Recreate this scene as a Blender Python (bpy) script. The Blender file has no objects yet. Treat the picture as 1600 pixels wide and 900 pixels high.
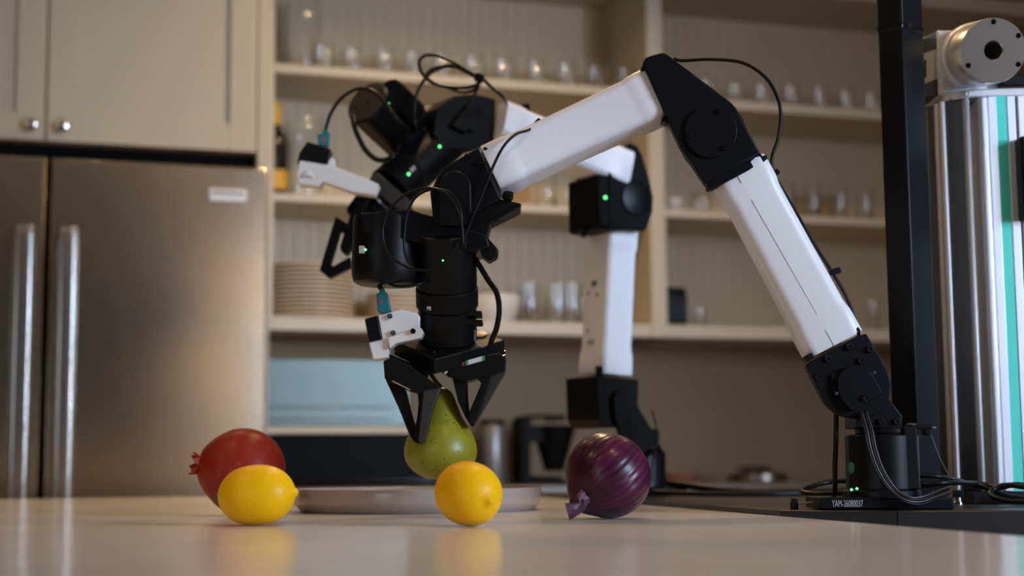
import bpy, bmesh, math, random
from mathutils import Vector, Matrix, Euler
random.seed(7)
PI = math.pi
SC = bpy.context.scene
COL = SC.collection

# ------------------------------------------------------------------ camera, world, lights, exposure
FPX = 2400.0
YAW, PITCH, ROLL = math.radians(17.96), math.radians(6.575), math.radians(-0.481)
TOPZ = 0.92                                  # island worktop height
CAM = Vector((0, 0, TOPZ + 0.056))           # camera stands low on the island
fw = Vector((math.sin(YAW)*math.cos(PITCH), math.cos(YAW)*math.cos(PITCH), math.sin(PITCH)))
rt0 = Vector((math.cos(YAW), -math.sin(YAW), 0))
up0 = rt0.cross(fw)
rt = rt0*math.cos(ROLL) + up0*math.sin(ROLL)
up = -rt0*math.sin(ROLL) + up0*math.cos(ROLL)
FH = Vector((math.sin(YAW), math.cos(YAW), 0))   # level viewing direction
RH = rt0.copy()                                   # level right
ZU = Vector((0, 0, 1))
cd = bpy.data.cameras.new('camera')
cam = bpy.data.objects.new('camera', cd)
COL.objects.link(cam)
m = Matrix((rt, up, -fw)).transposed().to_4x4()
m.translation = CAM
cam.matrix_world = m
cd.sensor_width = 36.0
cd.lens = FPX/1600*36.0
cd.clip_start = 0.01
cd.dof.use_dof = True
cd.dof.focus_distance = 1.62
cd.dof.aperture_fstop = 4.2
SC.camera = cam

SC.view_settings.view_transform = 'Standard'
SC.view_settings.look = 'None'
SC.view_settings.gamma = 1.0
SC.view_settings.exposure = 0.0
SC.view_settings.use_curve_mapping = False

w = bpy.data.worlds.new('room_ambient'); SC.world = w
w.use_nodes = True
w.node_tree.nodes['Background'].inputs[0].default_value = (0.62, 0.72, 0.9, 1)
w.node_tree.nodes['Background'].inputs[1].default_value = 0.05

def area(name, loc, target, size, size_y, power, color, shape='RECTANGLE', spread=PI):
    d = bpy.data.lights.new(name, 'AREA'); d.shape = shape
    d.size = size; d.size_y = size_y; d.energy = power; d.color = color; d.spread = spread
    o = bpy.data.objects.new(name, d); COL.objects.link(o)
    o.location = loc
    o.rotation_euler = (Vector(target)-Vector(loc)).to_track_quat('-Z', 'Y').to_euler()
    return o
area('window_daylight', (2.9, -1.3, 1.9), (0.8, 1.7, 1.1), 1.3, 1.3, 35, (0.54, 0.72, 1.0), spread=math.radians(95))
area('window_daylight_left', (-2.6, -1.2, 1.7), (0.3, 3.6, 1.2), 1.2, 1.4, 12, (0.74, 0.86, 1.0))
area('cool_shelf_fill', (3.4, -3.0, 1.45), (0.75, 4.6, 1.45), 0.7, 0.9, 3.4, (0.60, 0.78, 1.0), spread=math.radians(26))  # added narrow cool fill aimed at the lower left shelves
for i, (x, y, p) in enumerate([(0.15, 3.0, 2.4), (1.15, 3.45, 14.0), (2.2, 3.4, 3.5), (-0.9, 1.4, 4.0), (0.9, 2.1, 6.5), (0.75, 0.55, 3.5), (2.15, -3.22, 34.0), (3.5, -3.22, 30.0)]):  # downlights; the one nearest the camera is added to brighten the worktop
    area('downlight_and_fill_lamp', (x, y, 2.72), (x, y, 0), 0.10, 0.10, p, (1.0, 0.66, 0.34), 'DISK', math.radians(110 if y < -3 else 150))

# ------------------------------------------------------------------ pixel-to-place helpers (photograph frame 1600x900)
def ray(u, v): return fw + rt*((u-800)/FPX) - up*((v-450)/FPX)
def PV(u, v, D):
    d = ray(u, v); return CAM + d*(D/d.dot(FH))
def PY(u, v, Y):
    d = ray(u, v); return CAM + d*(Y/d.y)
def PH(u, v, z):
    d = ray(u, v); return CAM + d*((z-CAM.z)/d.z)
def PL(u, v, O, n):
    d = ray(u, v); return CAM + d*((O-CAM).dot(n)/d.dot(n))
def LZ(lat, D, z): return Vector((0, 0, z)) + RH*lat + FH*D

# ------------------------------------------------------------------ materials
MATS = {}
def mat(name, color, rough=0.5, metal=0.0, color2=None, nscale=20, mix=(0.4, 0.6), bump=0, bscale=200, spec=None,
        coat=0, stretch=None, emit=None, estr=0, trans=0, ior=None, sss=0):
    if name in MATS: return MATS[name]
    M = bpy.data.materials.new(name); M.use_nodes = True
    nt = M.node_tree; b = nt.nodes['Principled BSDF']
    b.inputs['Base Color'].default_value = (*color, 1)
    b.inputs['Roughness'].default_value = rough
    b.inputs['Metallic'].default_value = metal
    if spec is not None: b.inputs['Specular IOR Level'].default_value = spec
    if coat: b.inputs['Coat Weight'].default_value = coat; b.inputs['Coat Roughness'].default_value = 0.08
    if trans: b.inputs['Transmission Weight'].default_value = trans
    if ior: b.inputs['IOR'].default_value = ior
    if sss:
        b.inputs['Subsurface Weight'].default_value = sss
        b.inputs['Subsurface Radius'].default_value = (0.01, 0.006, 0.002)
        b.inputs['Subsurface Scale'].default_value = 0.5
    if emit:
        b.inputs['Emission Color'].default_value = (*emit, 1); b.inputs['Emission Strength'].default_value = estr
    tc = nt.nodes.new('ShaderNodeTexCoord')
    mp = nt.nodes.new('ShaderNodeMapping'); nt.links.new(tc.outputs['Object'], mp.inputs[0])
    if stretch: mp.inputs['Scale'].default_value = stretch
    if color2:
        n = nt.nodes.new('ShaderNodeTexNoise'); n.inputs['Scale'].default_value = nscale; n.inputs['Detail'].default_value = 5
        nt.links.new(mp.outputs[0], n.inputs['Vector'])
        r = nt.nodes.new('ShaderNodeValToRGB')
        r.color_ramp.elements[0].position = mix[0]; r.color_ramp.elements[0].color = (*color, 1)
        r.color_ramp.elements[1].position = mix[1]; r.color_ramp.elements[1].color = (*color2, 1)
        nt.links.new(n.outputs['Fac'], r.inputs[0]); nt.links.new(r.outputs[0], b.inputs['Base Color'])
    if bump:
        n = nt.nodes.new('ShaderNodeTexNoise'); n.inputs['Scale'].default_value = bscale; n.inputs['Detail'].default_value = 3
        nt.links.new(mp.outputs[0], n.inputs['Vector'])
        bp = nt.nodes.new('ShaderNodeBump'); bp.inputs['Strength'].default_value = bump; bp.inputs['Distance'].default_value = 0.001
        nt.links.new(n.outputs['Fac'], bp.inputs['Height']); nt.links.new(bp.outputs[0], b.inputs['Normal'])
    MATS[name] = M
    return M

WHITE = mat('white_shell', (0.80, 0.80, 0.83), 0.38, bump=0.05, bscale=900)
WHITE2 = mat('white_printed_plastic', (0.78, 0.76, 0.73), 0.5, bump=0.15, bscale=600)
BLACK = mat('black_anodised', (0.003, 0.0032, 0.004), 0.38, spec=.2, bump=0.04, bscale=1500)
BLACK2 = mat('black_printed', (0.0045, 0.0042, 0.004), 0.45, spec=.15, bump=0.2, bscale=700)
BRACKET = mat('black_bracket', (0.0028, 0.0034, 0.0052), 0.42, spec=.16, bump=0.05, bscale=1500)
RUBBER = mat('cable_rubber', (0.004, 0.004, 0.004), 0.36, spec=.2)
MATTE = mat('black_matte', (0.0045, 0.0040, 0.0038), 0.5, spec=.07)
GUN = mat('gunmetal_and_lit_face', (0.034, 0.029, 0.024), 0.5, spec=.2)  # also carries the lit tone of the far motor's end face
BADGE = mat('badge_satin', (0.62, 0.60, 0.57), 0.45, .2)
STEELB = mat('bolt_steel', (0.04, 0.04, 0.045), 0.35, 1.0)
CHROME = mat('chrome', (0.75, 0.75, 0.76), 0.12, 1.0)
ALU = mat('anodised_aluminium', (0.80, 0.82, 0.86), 0.42, .6, bump=0.05, bscale=60, stretch=(30, 30, 1))
ALUD = mat('shaded_aluminium', (0.12, 0.135, 0.155), 0.5, 1.0)  # aluminium darkened: shade of the left-facing faces is put into the colour
NICKEL = mat('nickel_plate', (0.66, 0.61, 0.55), 0.28, 1.0, bump=0.05, bscale=300)
TEALB = mat('teal_belt', (0.08, 0.70, 0.56), 0.45)
TEAL = mat('teal_connector', (0.01, 0.17, 0.18), 0.4)
PINK = mat('pink_mark', (0.35, 0.05, 0.12), 0.5)
LED = mat('green_led', (0.05, 0.4, 0.1), 0.4, emit=(0.12, 1.0, 0.25), estr=2.5)
LEDD = mat('green_led_dim', (0.005, 0.035, 0.015), 0.4, emit=(0.05, 0.55, 0.18), estr=0.04)
PAINT = mat('cabinet_paint', (0.405, 0.35, 0.26), 0.5, bump=0.05, bscale=120)
PAINT2 = mat('shelf_paint', (0.55, 0.48, 0.365), 0.5, bump=0.05, bscale=120)
BEAD = mat('beadboard_paint', (0.58, 0.46, 0.285), 0.55, bump=0.05, bscale=90)
WALLP = mat('wall_paint', (0.30, 0.205, 0.105), 0.7, bump=0.08, bscale=200)
CEIL = mat('ceiling_paint', (0.6, 0.57, 0.52), 0.8)
FLOORM = mat('floor_wood', (0.20, 0.13, 0.08), 0.5, color2=(0.13, 0.08, 0.05), nscale=3, stretch=(1, 12, 1))
STEEL = mat('brushed_steel', (0.68, 0.575, 0.43), 0.16, 1.0, bump=0.08, bscale=25, stretch=(1, 1, 60))
STEELH = mat('handle_steel', (0.62, 0.58, 0.53), 0.2, 1.0)
DARKGAP = mat('gap_black', (0.004, 0.004, 0.004), 0.7, spec=.04)
QUARTZ = mat('quartz_worktop', (0.70, 0.645, 0.58), 0.17, spec=.32, color2=(0.77, 0.72, 0.66), nscale=3.5, mix=(0.40, 0.62), bump=0.02, bscale=400)
PLATEM = mat('stoneware_glaze', (0.47, 0.39, 0.345), 0.24, color2=(0.42, 0.345, 0.305), nscale=9, coat=0.3)
GLASS = mat('clear_glass', (0.97, 0.98, 0.98), 0.02, trans=1.0, ior=1.5)
CERAM = mat('cream_ceramic', (0.74, 0.63, 0.48), 0.4)
CERAMW = mat('white_ceramic', (0.72, 0.68, 0.62), 0.3)
BGLASS = mat('black_glass', (0.008, 0.008, 0.01), 0.08)
OVENST = mat('oven_steel', (0.085, 0.098, 0.092), 0.38, 1.0)
YELLOW = mat('yellow_label', (0.60, 0.32, 0.02), 0.5)
BOTTLE = mat('dark_bottle_glass', (0.008, 0.009, 0.007), 0.12)
STKR = mat('white_sticker', (0.6, 0.6, 0.58), 0.5)
GREEN = mat('green_sticker', (0.02, 0.28, 0.09), 0.5)
PRINT = mat('grey_print', (0.42, 0.41, 0.40), 0.6)
COPPER = mat('terracotta', (0.33, 0.14, 0.08), 0.5)
TABLEM = mat('black_table_top', (0.011, 0.0105, 0.0105), 0.36, bump=0.05, bscale=700)
PADM = mat('grip_pad_rubber', (0.018, 0.015, 0.012), 0.65, bump=0.2, bscale=500)

# ------------------------------------------------------------------ object helpers
WORG = {}
def wloc(o): return WORG.get(o.name, Vector((0, 0, 0)))
def thing(name, label, cat, loc, group=None):
    o = bpy.data.objects.new(name, None); COL.objects.link(o)
    o.empty_display_size = 0.05
    o.location = loc; WORG[o.name] = Vector(loc)
    o['label'] = label; o['category'] = cat
    if group: o['group'] = group
    return o
def tag(o, label, cat, group=None):
    o['label'] = label; o['category'] = cat
    if group: o['group'] = group
    return o
def obj(name, bm, mt, parent=None, bevel=0, smooth=35, structure=False, label=None, subsurf=0):
    bmesh.ops.recalc_face_normals(bm, faces=bm.faces)
    me = bpy.data.meshes.new(name)
    vs = [v.co for v in bm.verts]
    lo = Vector([min(c[i] for c in vs) for i in range(3)]); hi = Vector([max(c[i] for c in vs) for i in range(3)])
    org = Vector(((lo.x+hi.x)/2, (lo.y+hi.y)/2, lo.z if parent is None else (lo.z+hi.z)/2))
    bmesh.ops.translate(bm, verts=bm.verts, vec=-org)
    bm.to_mesh(me); bm.free()
    for q in (mt if isinstance(mt, (list, tuple)) else [mt]): me.materials.append(q)
    if smooth:
        me.shade_smooth(); me.set_sharp_from_angle(angle=math.radians(smooth))
    o = bpy.data.objects.new(name, me); COL.objects.link(o)
    WORG[o.name] = org
    if parent is not None:
        o.parent = parent; o.location = org - wloc(parent)
    else: o.location = org
    if bevel:
        b = o.modifiers.new('bevel', 'BEVEL'); b.width = bevel; b.segments = 2; b.limit_method = 'ANGLE'; b.angle_limit = math.radians(40)
        b.harden_normals = False
    if subsurf:
        s = o.modifiers.new('subsurf', 'SUBSURF'); s.levels = subsurf; s.render_levels = subsurf
    if structure: o['kind'] = 'structure'
    if label: o['label'] = label
    return o
def dup(root, loc, label=None):
    r = root.copy(); COL.objects.link(r); r.location = loc
    if label: r['label'] = label
    for ch in list(root.children):
        c = ch.copy(); COL.objects.link(c); c.parent = r
        for g in ch.children:
            d = g.copy(); COL.objects.link(d); d.parent = c
    return r

# ------------------------------------------------------------------ shape helpers (world coordinates)
def box(lo, hi, bm=None):
    bm = bm or bmesh.new()
    x0, y0, z0 = lo; x1, y1, z1 = hi
    v = [bm.verts.new(p) for p in ((x0,y0,z0),(x1,y0,z0),(x1,y1,z0),(x0,y1,z0),(x0,y0,z1),(x1,y0,z1),(x1,y1,z1),(x0,y1,z1))]
    for f in ((0,3,2,1),(4,5,6,7),(0,1,5,4),(1,2,6,5),(2,3,7,6),(3,0,4,7)): bm.faces.new([v[i] for i in f])
    return bm
def obox(c, ax, ay, az, sx, sy, sz, bm=None):
    """oriented box, c centre, s full sizes"""
    bm = bm or bmesh.new()
    ax, ay, az = ax.normalized()*sx/2, ay.normalized()*sy/2, az.normalized()*sz/2
    v = [bm.verts.new(c+ax*i+ay*j+az*k) for i, j, k in ((-1,-1,-1),(1,-1,-1),(1,1,-1),(-1,1,-1),(-1,-1,1),(1,-1,1),(1,1,1),(-1,1,1))]
    for f in ((0,3,2,1),(4,5,6,7),(0,1,5,4),(1,2,6,5),(2,3,7,6),(3,0,4,7)): bm.faces.new([v[i] for i in f])
    return bm
def extrude(front, vec, bm=None):
    bm = bm or bmesh.new()
    a = [bm.verts.new(p) for p in front]; b = [bm.verts.new(p+vec) for p in front]
    n = len(a)
    bm.faces.new(a); bm.faces.new(b[::-1])
    for i in range(n): bm.faces.new((a[i], b[i], b[(i+1) % n], a[(i+1) % n]))
    return bm
def prism(pts, D, t, bm=None):
    return extrude([PV(u, v, D) for u, v in pts], FH*t, bm)
def prismL(pts, O, n, t, bm=None):
    return extrude([PL(u, v, O, n) for u, v in pts], -n*t, bm)
def circ(cx, cy, r, n=28, a0=0, a1=360, ry=None):
    full = abs(a1-a0) >= 360
    k = n if full else n+1
    return [(cx+r*math.cos(math.radians(a0+(a1-a0)*i/n)), cy+(ry or r)*math.sin(math.radians(a0+(a1-a0)*i/n))) for i in range(k)]
def frame_of(a):
    a = a.normalized(); s = a.cross(ZU if abs(a.z) < 0.9 else Vector((1, 0, 0))).normalized()
    return a, s, a.cross(s).normalized()
def lathe(base, axis, prof, n=32, bm=None, closed=False, s=None):
    """prof: list of (r, h) along axis from base"""
    bm = bm or bmesh.new()
    a, s_, t = frame_of(axis)
    if s is not None: s_ = (s - a*s.dot(a)).normalized(); t = a.cross(s_)
    rings = []
    for r, h in prof:
        if r < 1e-6: rings.append([bm.verts.new(base+a*h)])
        else: rings.append([bm.verts.new(base+a*h+s_*r*math.cos(2*PI*i/n)+t*r*math.sin(2*PI*i/n)) for i in range(n)])
    pairs = list(zip(rings, rings[1:]))
    if closed: pairs.append((rings[-1], rings[0]))
    for A, B in pairs:
        for i in range(n):
            j = (i+1) % n
            if len(A) == 1 and len(B) == 1: continue
            if len(A) == 1: bm.faces.new((A[0], B[i], B[j]))
            elif len(B) == 1: bm.faces.new((A[i], A[j], B[0]))
            else: bm.faces.new((A[i], A[j], B[j], B[i]))
    if not closed:
        for R_ in (rings[0], rings[-1]):
            if len(R_) > 1: bm.faces.new(R_)
    return bm
def cyl(p0, p1, r, n=28, ch=0.0, bm=None, r2=None):
    L = (p1-p0).length; r2 = r if r2 is None else r2
    prof = [(r-ch, 0), (r, ch), (r2, L-ch), (r2-ch, L)] if ch else [(r, 0), (r2, L)]
    return lathe(p0, p1-p0, prof, n, bm)
def spline(pts, k=8):
    P = [pts[0]*2-pts[1]] + list(pts) + [pts[-1]*2-pts[-2]]
    out = []
    for i in range(1, len(P)-2):
        for j in range(k):
            t = j/k
            out.append(0.5*((2*P[i])+(P[i+1]-P[i-1])*t+(2*P[i-1]-5*P[i]+4*P[i+1]-P[i+2])*t*t+(3*P[i]-P[i-1]-3*P[i+1]+P[i+2])*t**3))
    out.append(Vector(pts[-1])); return out
def tube(pts, r, n=8, bm=None, k=8, flat=None):
    """swept tube through 3D points; flat=(width, thick) gives a ribbon"""
    bm = bm or bmesh.new()
    S = spline([Vector(p) for p in pts], k) if len(pts) > 2 else [Vector(p) for p in pts]
    prev = None; nv = None
    for i, p in enumerate(S):
        d = (S[min(i+1, len(S)-1)]-S[max(i-1, 0)]).normalized()
        if nv is None: nv = d.cross(FH if abs(d.dot(FH)) < .9 else ZU).normalized()
        else: nv = (nv-d*nv.dot(d)).normalized()
        b = d.cross(nv)
        rx, ry = (flat[0]/2, flat[1]/2) if flat else (r, r)
        ring = [bm.verts.new(p+nv*rx*math.cos(2*PI*j/n)+b*ry*math.sin(2*PI*j/n)) for j in range(n)]
        if prev:
            for j in range(n): bm.faces.new((prev[j], prev[(j+1) % n], ring[(j+1) % n], ring[j]))
        else: bm.faces.new(ring[::-1])
        prev = ring
    bm.faces.new(prev)
    return bm
def rrect(w, d, r, k=5):
    out = []
    for cx, cy, a in ((w-r, d-r, 0), (-w+r, d-r, 90), (-w+r, -d+r, 180), (w-r, -d+r, 270)):
        for i in range(k+1):
            t = math.radians(a+90*i/k); out.append((cx+r*math.cos(t), cy+r*math.sin(t)))
    return out
def loft(secs, bm=None):
    bm = bm or bmesh.new(); prev = None
    for ring in secs:
        R_ = [bm.verts.new(p) for p in ring]
        if prev:
            n = len(R_)
            for j in range(n): bm.faces.new((prev[j], prev[(j+1) % n], R_[(j+1) % n], R_[j]))
        else: bm.faces.new(R_[::-1])
        prev = R_
    bm.faces.new(prev)
    return bm
def white_link(A, B, n, wA, wB, dA, dB, rad=0.011):
    """white arm shell from A to B (centre points); n = normal of its broad side; half sizes"""
    ax = (B-A); s = ax.cross(n).normalized(); n = s.cross(ax).normalized()
    secs = []
    for t, kw, kd in ((0, .98, .98), (0.01, 1, 1), (.10, 1, 1), (.13, .995, .985), (.155, .965, .945), (.18, .95, .92), (.5, .945, .92), (.82, .95, .92), (.845, .965, .945), (.87, .995, .985), (.90, 1, 1), (.99, 1, 1), (1, .98, .98)):
        c = A+ax*t; w_ = (wA+(wB-wA)*t)*kw; d_ = (dA+(dB-dA)*t)*kd
        secs.append([c+s*x+n*y for x, y in rrect(w_, d_, rad)])
    return loft(secs)
def P3(u, v, D): return PV(u, v, D)
def bolt(u, v, D, rpx, parent, mt=STEELB, name='bolt', depth=0.003):
    r = rpx*D/FPX; c = PV(u, v, D)
    bm = lathe(c-FH*depth, FH, [(0, 0.0015), (r*.5, 0.0015), (r*.55, 0), (r*.9, 0), (r, .0006), (r, depth)], 16)
    return obj(name, bm, mt, parent)
def led(u, v, D, rpx, parent, mt=LED, n=None):
    n = n or -FH
    r = .78*rpx*D/FPX; c = PV(u, v, D)
    return obj('status_light', lathe(c, n, [(r, -0.001), (r, .0008), (r*.6, .0016), (0, .002)], 12), mt, parent, label='small green status light')

# ================================================================== THE SETTING
YF = 3.85           # fridge door fronts
YC = 3.91           # cabinet fronts
YS, YB = 4.35, 4.69 # open shelves: front edge, back boards
obj('floor', box((-3.2, -3.6, -0.05), (4.6, 4.8, 0)), FLOORM, structure=True)
obj('ceiling', box((-3.2, -3.6, 2.75), (4.6, 4.8, 2.83)), CEIL, structure=True)
obj('wall_back', box((-3.2, YB+.02, 0), (4.6, YB+.12, 2.75)), WALLP, structure=True)
obj('wall_left', box((-3.3, -3.6, 0), (-3.2, 4.8, 2.75)), WALLP, structure=True)
obj('wall_front', box((1.35, -3.7, 0), (4.6, -3.6, 2.75)), mat('front_wall_paint', (.58, .49, .36), .7), structure=True)
obj('wall_right', box((4.6, -3.6, 0), (4.7, 4.8, 2.75)), WALLP, structure=True)

# island with its quartz top
isl = thing('kitchen_island', 'kitchen island with pale glossy quartz worktop holding the fruit', 'island', (-.3, 1.4, 0))
q = [(-1.6, 3.13), (.897, 3.03), (.905, 2.68), (.60, -.12), (.56, -.45), (-1.6, -.45)]
q = [(-1.6, 3.145), (.945, 3.035), (.566, -.45), (-1.6, -.45)]
obj('worktop', extrude([Vector((x, y, TOPZ)) for x, y in q], Vector((0, 0, -.035))), QUARTZ, isl, bevel=.003)
qb = [(-1.5, 3.05), (.86, 2.95), (.50, -.35), (-1.5, -.35)]
obj('cabinet_base', extrude([Vector((x, y, TOPZ-.035)) for x, y in qb], Vector((0, 0, -.885))), PAINT, isl)

# ------------------------------------------------------------------ upper cabinet over the fridge
xgap = PY(74, 100, YC).x
zcb = PY(240, 229, YC).z
xr = PY(404, 100, YC).x
xl = xgap-(xr-xgap)
uc = thing('upper_cabinet', 'beige shaker cabinet with two doors and chrome ball knobs above the refrigerator', 'cabinet', ((xl+xr)/2, YC+.3, zcb))
obj('body', box((xl, YC+.024, zcb), (xr, YB+.01, 2.745)), PAINT, uc)
def shaker(x0, x1, z0, z1, y, par, knobx):
    d = thing_part = None
    st = .070
    bm = bmesh.new()
    box((x0, y, z0), (x0+st, y+.022, z1), bm); box((x1-st, y, z0), (x1, y+.022, z1), bm)
    box((x0+st, y, z0), (x1-st, y+.022, z0+st), bm); box((x0+st, y, z1-st), (x1-st, y+.022, z1), bm)
    dd = obj('door', bm, PAINT, par, bevel=.0015)
    obj('panel', box((x0+st, y+.010, z0+st), (x1-st, y+.021, z1-st)), PAINT, dd)
    kz = PY(72, 197, y).z
    c = Vector((knobx, y, kz))
    obj('knob', lathe(c, Vector((0, -1, 0)), [(.009, 0), (.009, .003), (.005, .006), (.005, .012), (.011, .015), (.0165, .022), (.0165, .027), (.012, .034), (0, .037)], 24), CHROME, dd, label='chrome ball knob')
shaker(xl+.002, xgap-.0025, zcb, 2.70, YC, uc, PY(49, 195, YC).x)
shaker(xgap+.0025, xr-.003, zcb, 2.70, YC, uc, PY(97, 198, YC).x)
xp = PY(425, 100, YC).x
tag(obj('end_panel', box((xr, YC+.004, 0), (xp, YB+.015, 2.745)), PAINT, bevel=.002), 'tall beige end panel between the refrigerator and the open shelves', 'panel')
tag(obj('end_panel', box((xl-.03, YC+.004, 0), (xl, YB+.015, 2.745)), PAINT, bevel=.002), 'tall beige end panel left of the refrigerator', 'panel')

# ------------------------------------------------------------------ refrigerator
gx0, gx1 = PY(66, 500, YF).x, PY(75, 500, YF).x
fx1 = PY(417, 400, YF).x
fx0 = gx0-(fx1-gx1)
fzt = PY(240, 255, YF).z
fr = thing('refrigerator', 'stainless steel double-door refrigerator under the beige cabinet', 'refrigerator', ((fx0+fx1)/2, YF+.35, 0))
obj('body', box((fx0+.01, YF+.055, .02), (fx1-.028, YB-.02, fzt-.015)), DARKGAP, fr)
obj('gap_shade_strip', box((xl+.01, YC+.05, fzt-.012), (xr-.005, YC+.09, zcb-.002)), DARKGAP, fr)  # near-black strip standing in for shade between refrigerator and cabinet
def fdoor(x0, x1, hu0, hu1, badge):
    # gently bowed steel door
    bm = bmesh.new(); secs = []
    N = 12
    poly = [Vector((x0+(x1-x0)*i/N, YF-.002*(1-(2*i/N-1)**2), 0)) for i in range(N+1)]
    pts = poly+[Vector((x1, YF+.05, 0)), Vector((x0, YF+.05, 0))]
    d = obj('door', extrude([p+Vector((0, 0, .08)) for p in pts], Vector((0, 0, fzt-.08))), STEEL, fr, bevel=.004, smooth=50)
    ha, hb = PY(hu0, 355, YF-.06).x, PY(hu1, 355, YF-.06).x
    zt = PY(60, 353, YF-.06).z
    cx, w_ = (ha+hb)/2, (hb-ha)/2
    secs = []
    for z in [zt-1.05, zt-1.04, zt-.8, zt-.5, zt-.2, zt-.02, zt-.006, zt]:
        k = .93 if z in (zt-1.05, zt) else 1
        secs.append([Vector((cx+x*k, YF-.055-.012*math.sin(PI*(zt-z)/1.05)+y*k, z)) for x, y in rrect(w_, .013, .010, 6)])
    obj('handle', loft(secs), STEELH, d, smooth=60, label='polished upright bar handle')
    for z in (zt-.05, zt-1.0):
        obj('handle_post', box((cx-w_*.6, YF-.05, z-.02), (cx+w_*.6, YF, z+.02)), STEELH, d)
    if badge:
        a, b_ = PY(326, 294, YF-.01), PY(385, 317, YF-.01)
        obj('badge', box((a.x, YF-.014, b_.z), (b_.x, YF-.003, a.z)), BADGE, d, bevel=.003)
        obj('badge_inlay', box((a.x+.008, YF-.0155, (a.z+b_.z)/2+.002), (b_.x-.008, YF-.0135, a.z-.007)), STEELH, d)
fdoor(fx0, gx0, 23, 54, False)
fdoor(gx1, fx1, 92, 122, True)

# ------------------------------------------------------------------ open shelving with beadboard back
sx0 = PY(428, 250, YS).x
dv0, dv1 = PY(1011, 150, YS).x, PY(1035, 150, YS).x
sx1 = 3.35
z3t, z3b = PY(700, 500, YS).z, PY(700, 521, YS).z
z2t, z2b = PY(1200, 334, YS).z, PY(1200, 346, YS).z
z2lt, z2lb = PY(640, 311, YS).z, PY(640, 323, YS).z
z1lt, z1lb = PY(690, 117, YS).z, PY(690, 131, YS).z
z1rt, z1rb = PY(1260, 164, YS).z, PY(1260, 179, YS).z
zhead = PY(1200, 38, YB).z
su = thing('open_shelving', 'beige built-in open shelves with beadboard back holding glasses and plates', 'shelving', ((sx0+sx1)/2, YS+.15, z3b))
obj('side_panel', box((xp+.001, YS, z3b), (sx0, YB, 2.745)), PAINT2, su, bevel=.0015)
obj('divider', box((dv0, YS-.006, z3b), (dv1, YB, 2.745)), PAINT2, su, bevel=.0015)
obj('shelf', box((sx0, YS, z3b), (sx1, YB, z3t)), PAINT2, su, bevel=.002, label='thick bottom shelf')
obj('shelf', box((sx0, YS, z2lb), (dv0, YB, z2lt)), PAINT2, su, bevel=.002)
obj('shelf', box((dv1, YS, z2b), (sx1, YB, z2t)), PAINT2, su, bevel=.002)
obj('shelf', box((sx0, YS, z1lb), (dv0, YB, z1lt)), PAINT2, su, bevel=.002)
obj('shelf', box((dv1, YS, z1rb), (sx1, YB, z1rt)), PAINT2, su, bevel=.002)
obj('header', box((sx0, YS, zhead), (dv0, YB, zhead+.05)), PAINT2, su, bevel=.002)
obj('header', box((dv1, YS, zhead), (sx1, YB, zhead+.05)), PAINT2, su, bevel=.002)
bw = .0405
first = None
nb = int((sx1-sx0)/bw)
for i in range(nb):
    x = sx0+i*bw
    if first is None:
        c = .004; g = .0002
        poly = [Vector((x+g, YB+.012, z3t)), Vector((x+g, YB+.0022, z3t)), Vector((x+g+c, YB, z3t)), Vector((x+bw-c-g, YB, z3t)), Vector((x+bw-g, YB+.0022, z3t)), Vector((x+bw-g, YB+.012, z3t))]
        first = obj('bead_board', extrude(poly, Vector((0, 0, 2.745-z3t))), BEAD, su, smooth=0)
    else:
        o = first.copy(); COL.objects.link(o); o.location = first.location+Vector((i*bw, 0, 0))

# base cabinets with counter at the back wall
bc = thing('back_counter', 'back kitchen counter below the open shelves carrying the small appliances', 'counter', ((xp+sx1)/2, YB-.3, 0))
obj('worktop', box((xp+.002, YB-.62, .885), (sx1, YB+.015, .918)), mat('dark_stone', (.10, .085, .07), .35, color2=(.14, .12, .10), nscale=30), bc, bevel=.002)
obj('cabinet_base', box((xp+.004, YB-.59, 0), (sx1, YB+.01, .885)), PAINT, bc)
CZ = .918

# ================================================================== GLASSES AND CROCKERY ON THE SHELVES
def glass_bm(prof_o, t=.0016, base=.004):
    """closed thin wall from an outer profile"""
    inner = [(max(r-t, .0005), h) for r, h in prof_o if h >= base]
    inner[0] = (inner[0][0]*.92, base)
    p = [(0, 0)]+prof_o+inner[::-1]+[(0, base)]
    return p
STEMLESS = [(.020, 0), (.024, .002), (.033, .018), (.0365, .038), (.036, .055), (.031, .085), (.0285, .100)]
TUMBLER = [(.027, 0), (.029, .003), (.031, .06), (.033, .125), (.033, .130)]
BIGJAR = [(.055, 0), (.060, .004), (.062, .03), (.062, .20), (.060, .225), (.052, .24), (.052, .25)]
SMALLJAR = [(.030, 0), (.034, .003), (.036, .05), (.034, .065), (.028, .072), (.030, .078)]
VASE = [(.040, 0), (.046, .004), (.052, .05), (.052, .18), (.046, .24), (.042, .27)]
def glass(name, prof, loc, label, cat, group=None, n=20):
    o = obj(name, lathe(Vector(loc), ZU, glass_bm(prof), n), GLASS, smooth=40)
    WORG[o.name] = Vector(loc)
    return tag(o, label, cat, group)
ORD = ['leftmost', 'second', 'third', 'fourth', 'fifth', 'sixth', 'seventh', 'eighth', 'ninth', 'tenth', 'eleventh', 'twelfth']
def nth(i, n): return ORD[i] + ('' if i == 0 else ' from left') if i < n-1 or n < 3 else 'rightmost'
def row(prof, name, us, v, Y, z, where, kind, group):
    src = None
    for i, u in enumerate(us):
        p = PY(u, v, Y); lab = f'{kind}, {nth(i, len(us))} of row {where}'
        if src is None:
            src = glass(name, prof, (p.x, Y, z), lab, 'glass', group)
        else:
            o = src.copy(); COL.objects.link(o); o.location = (p.x, Y, z); o['label'] = lab
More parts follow.
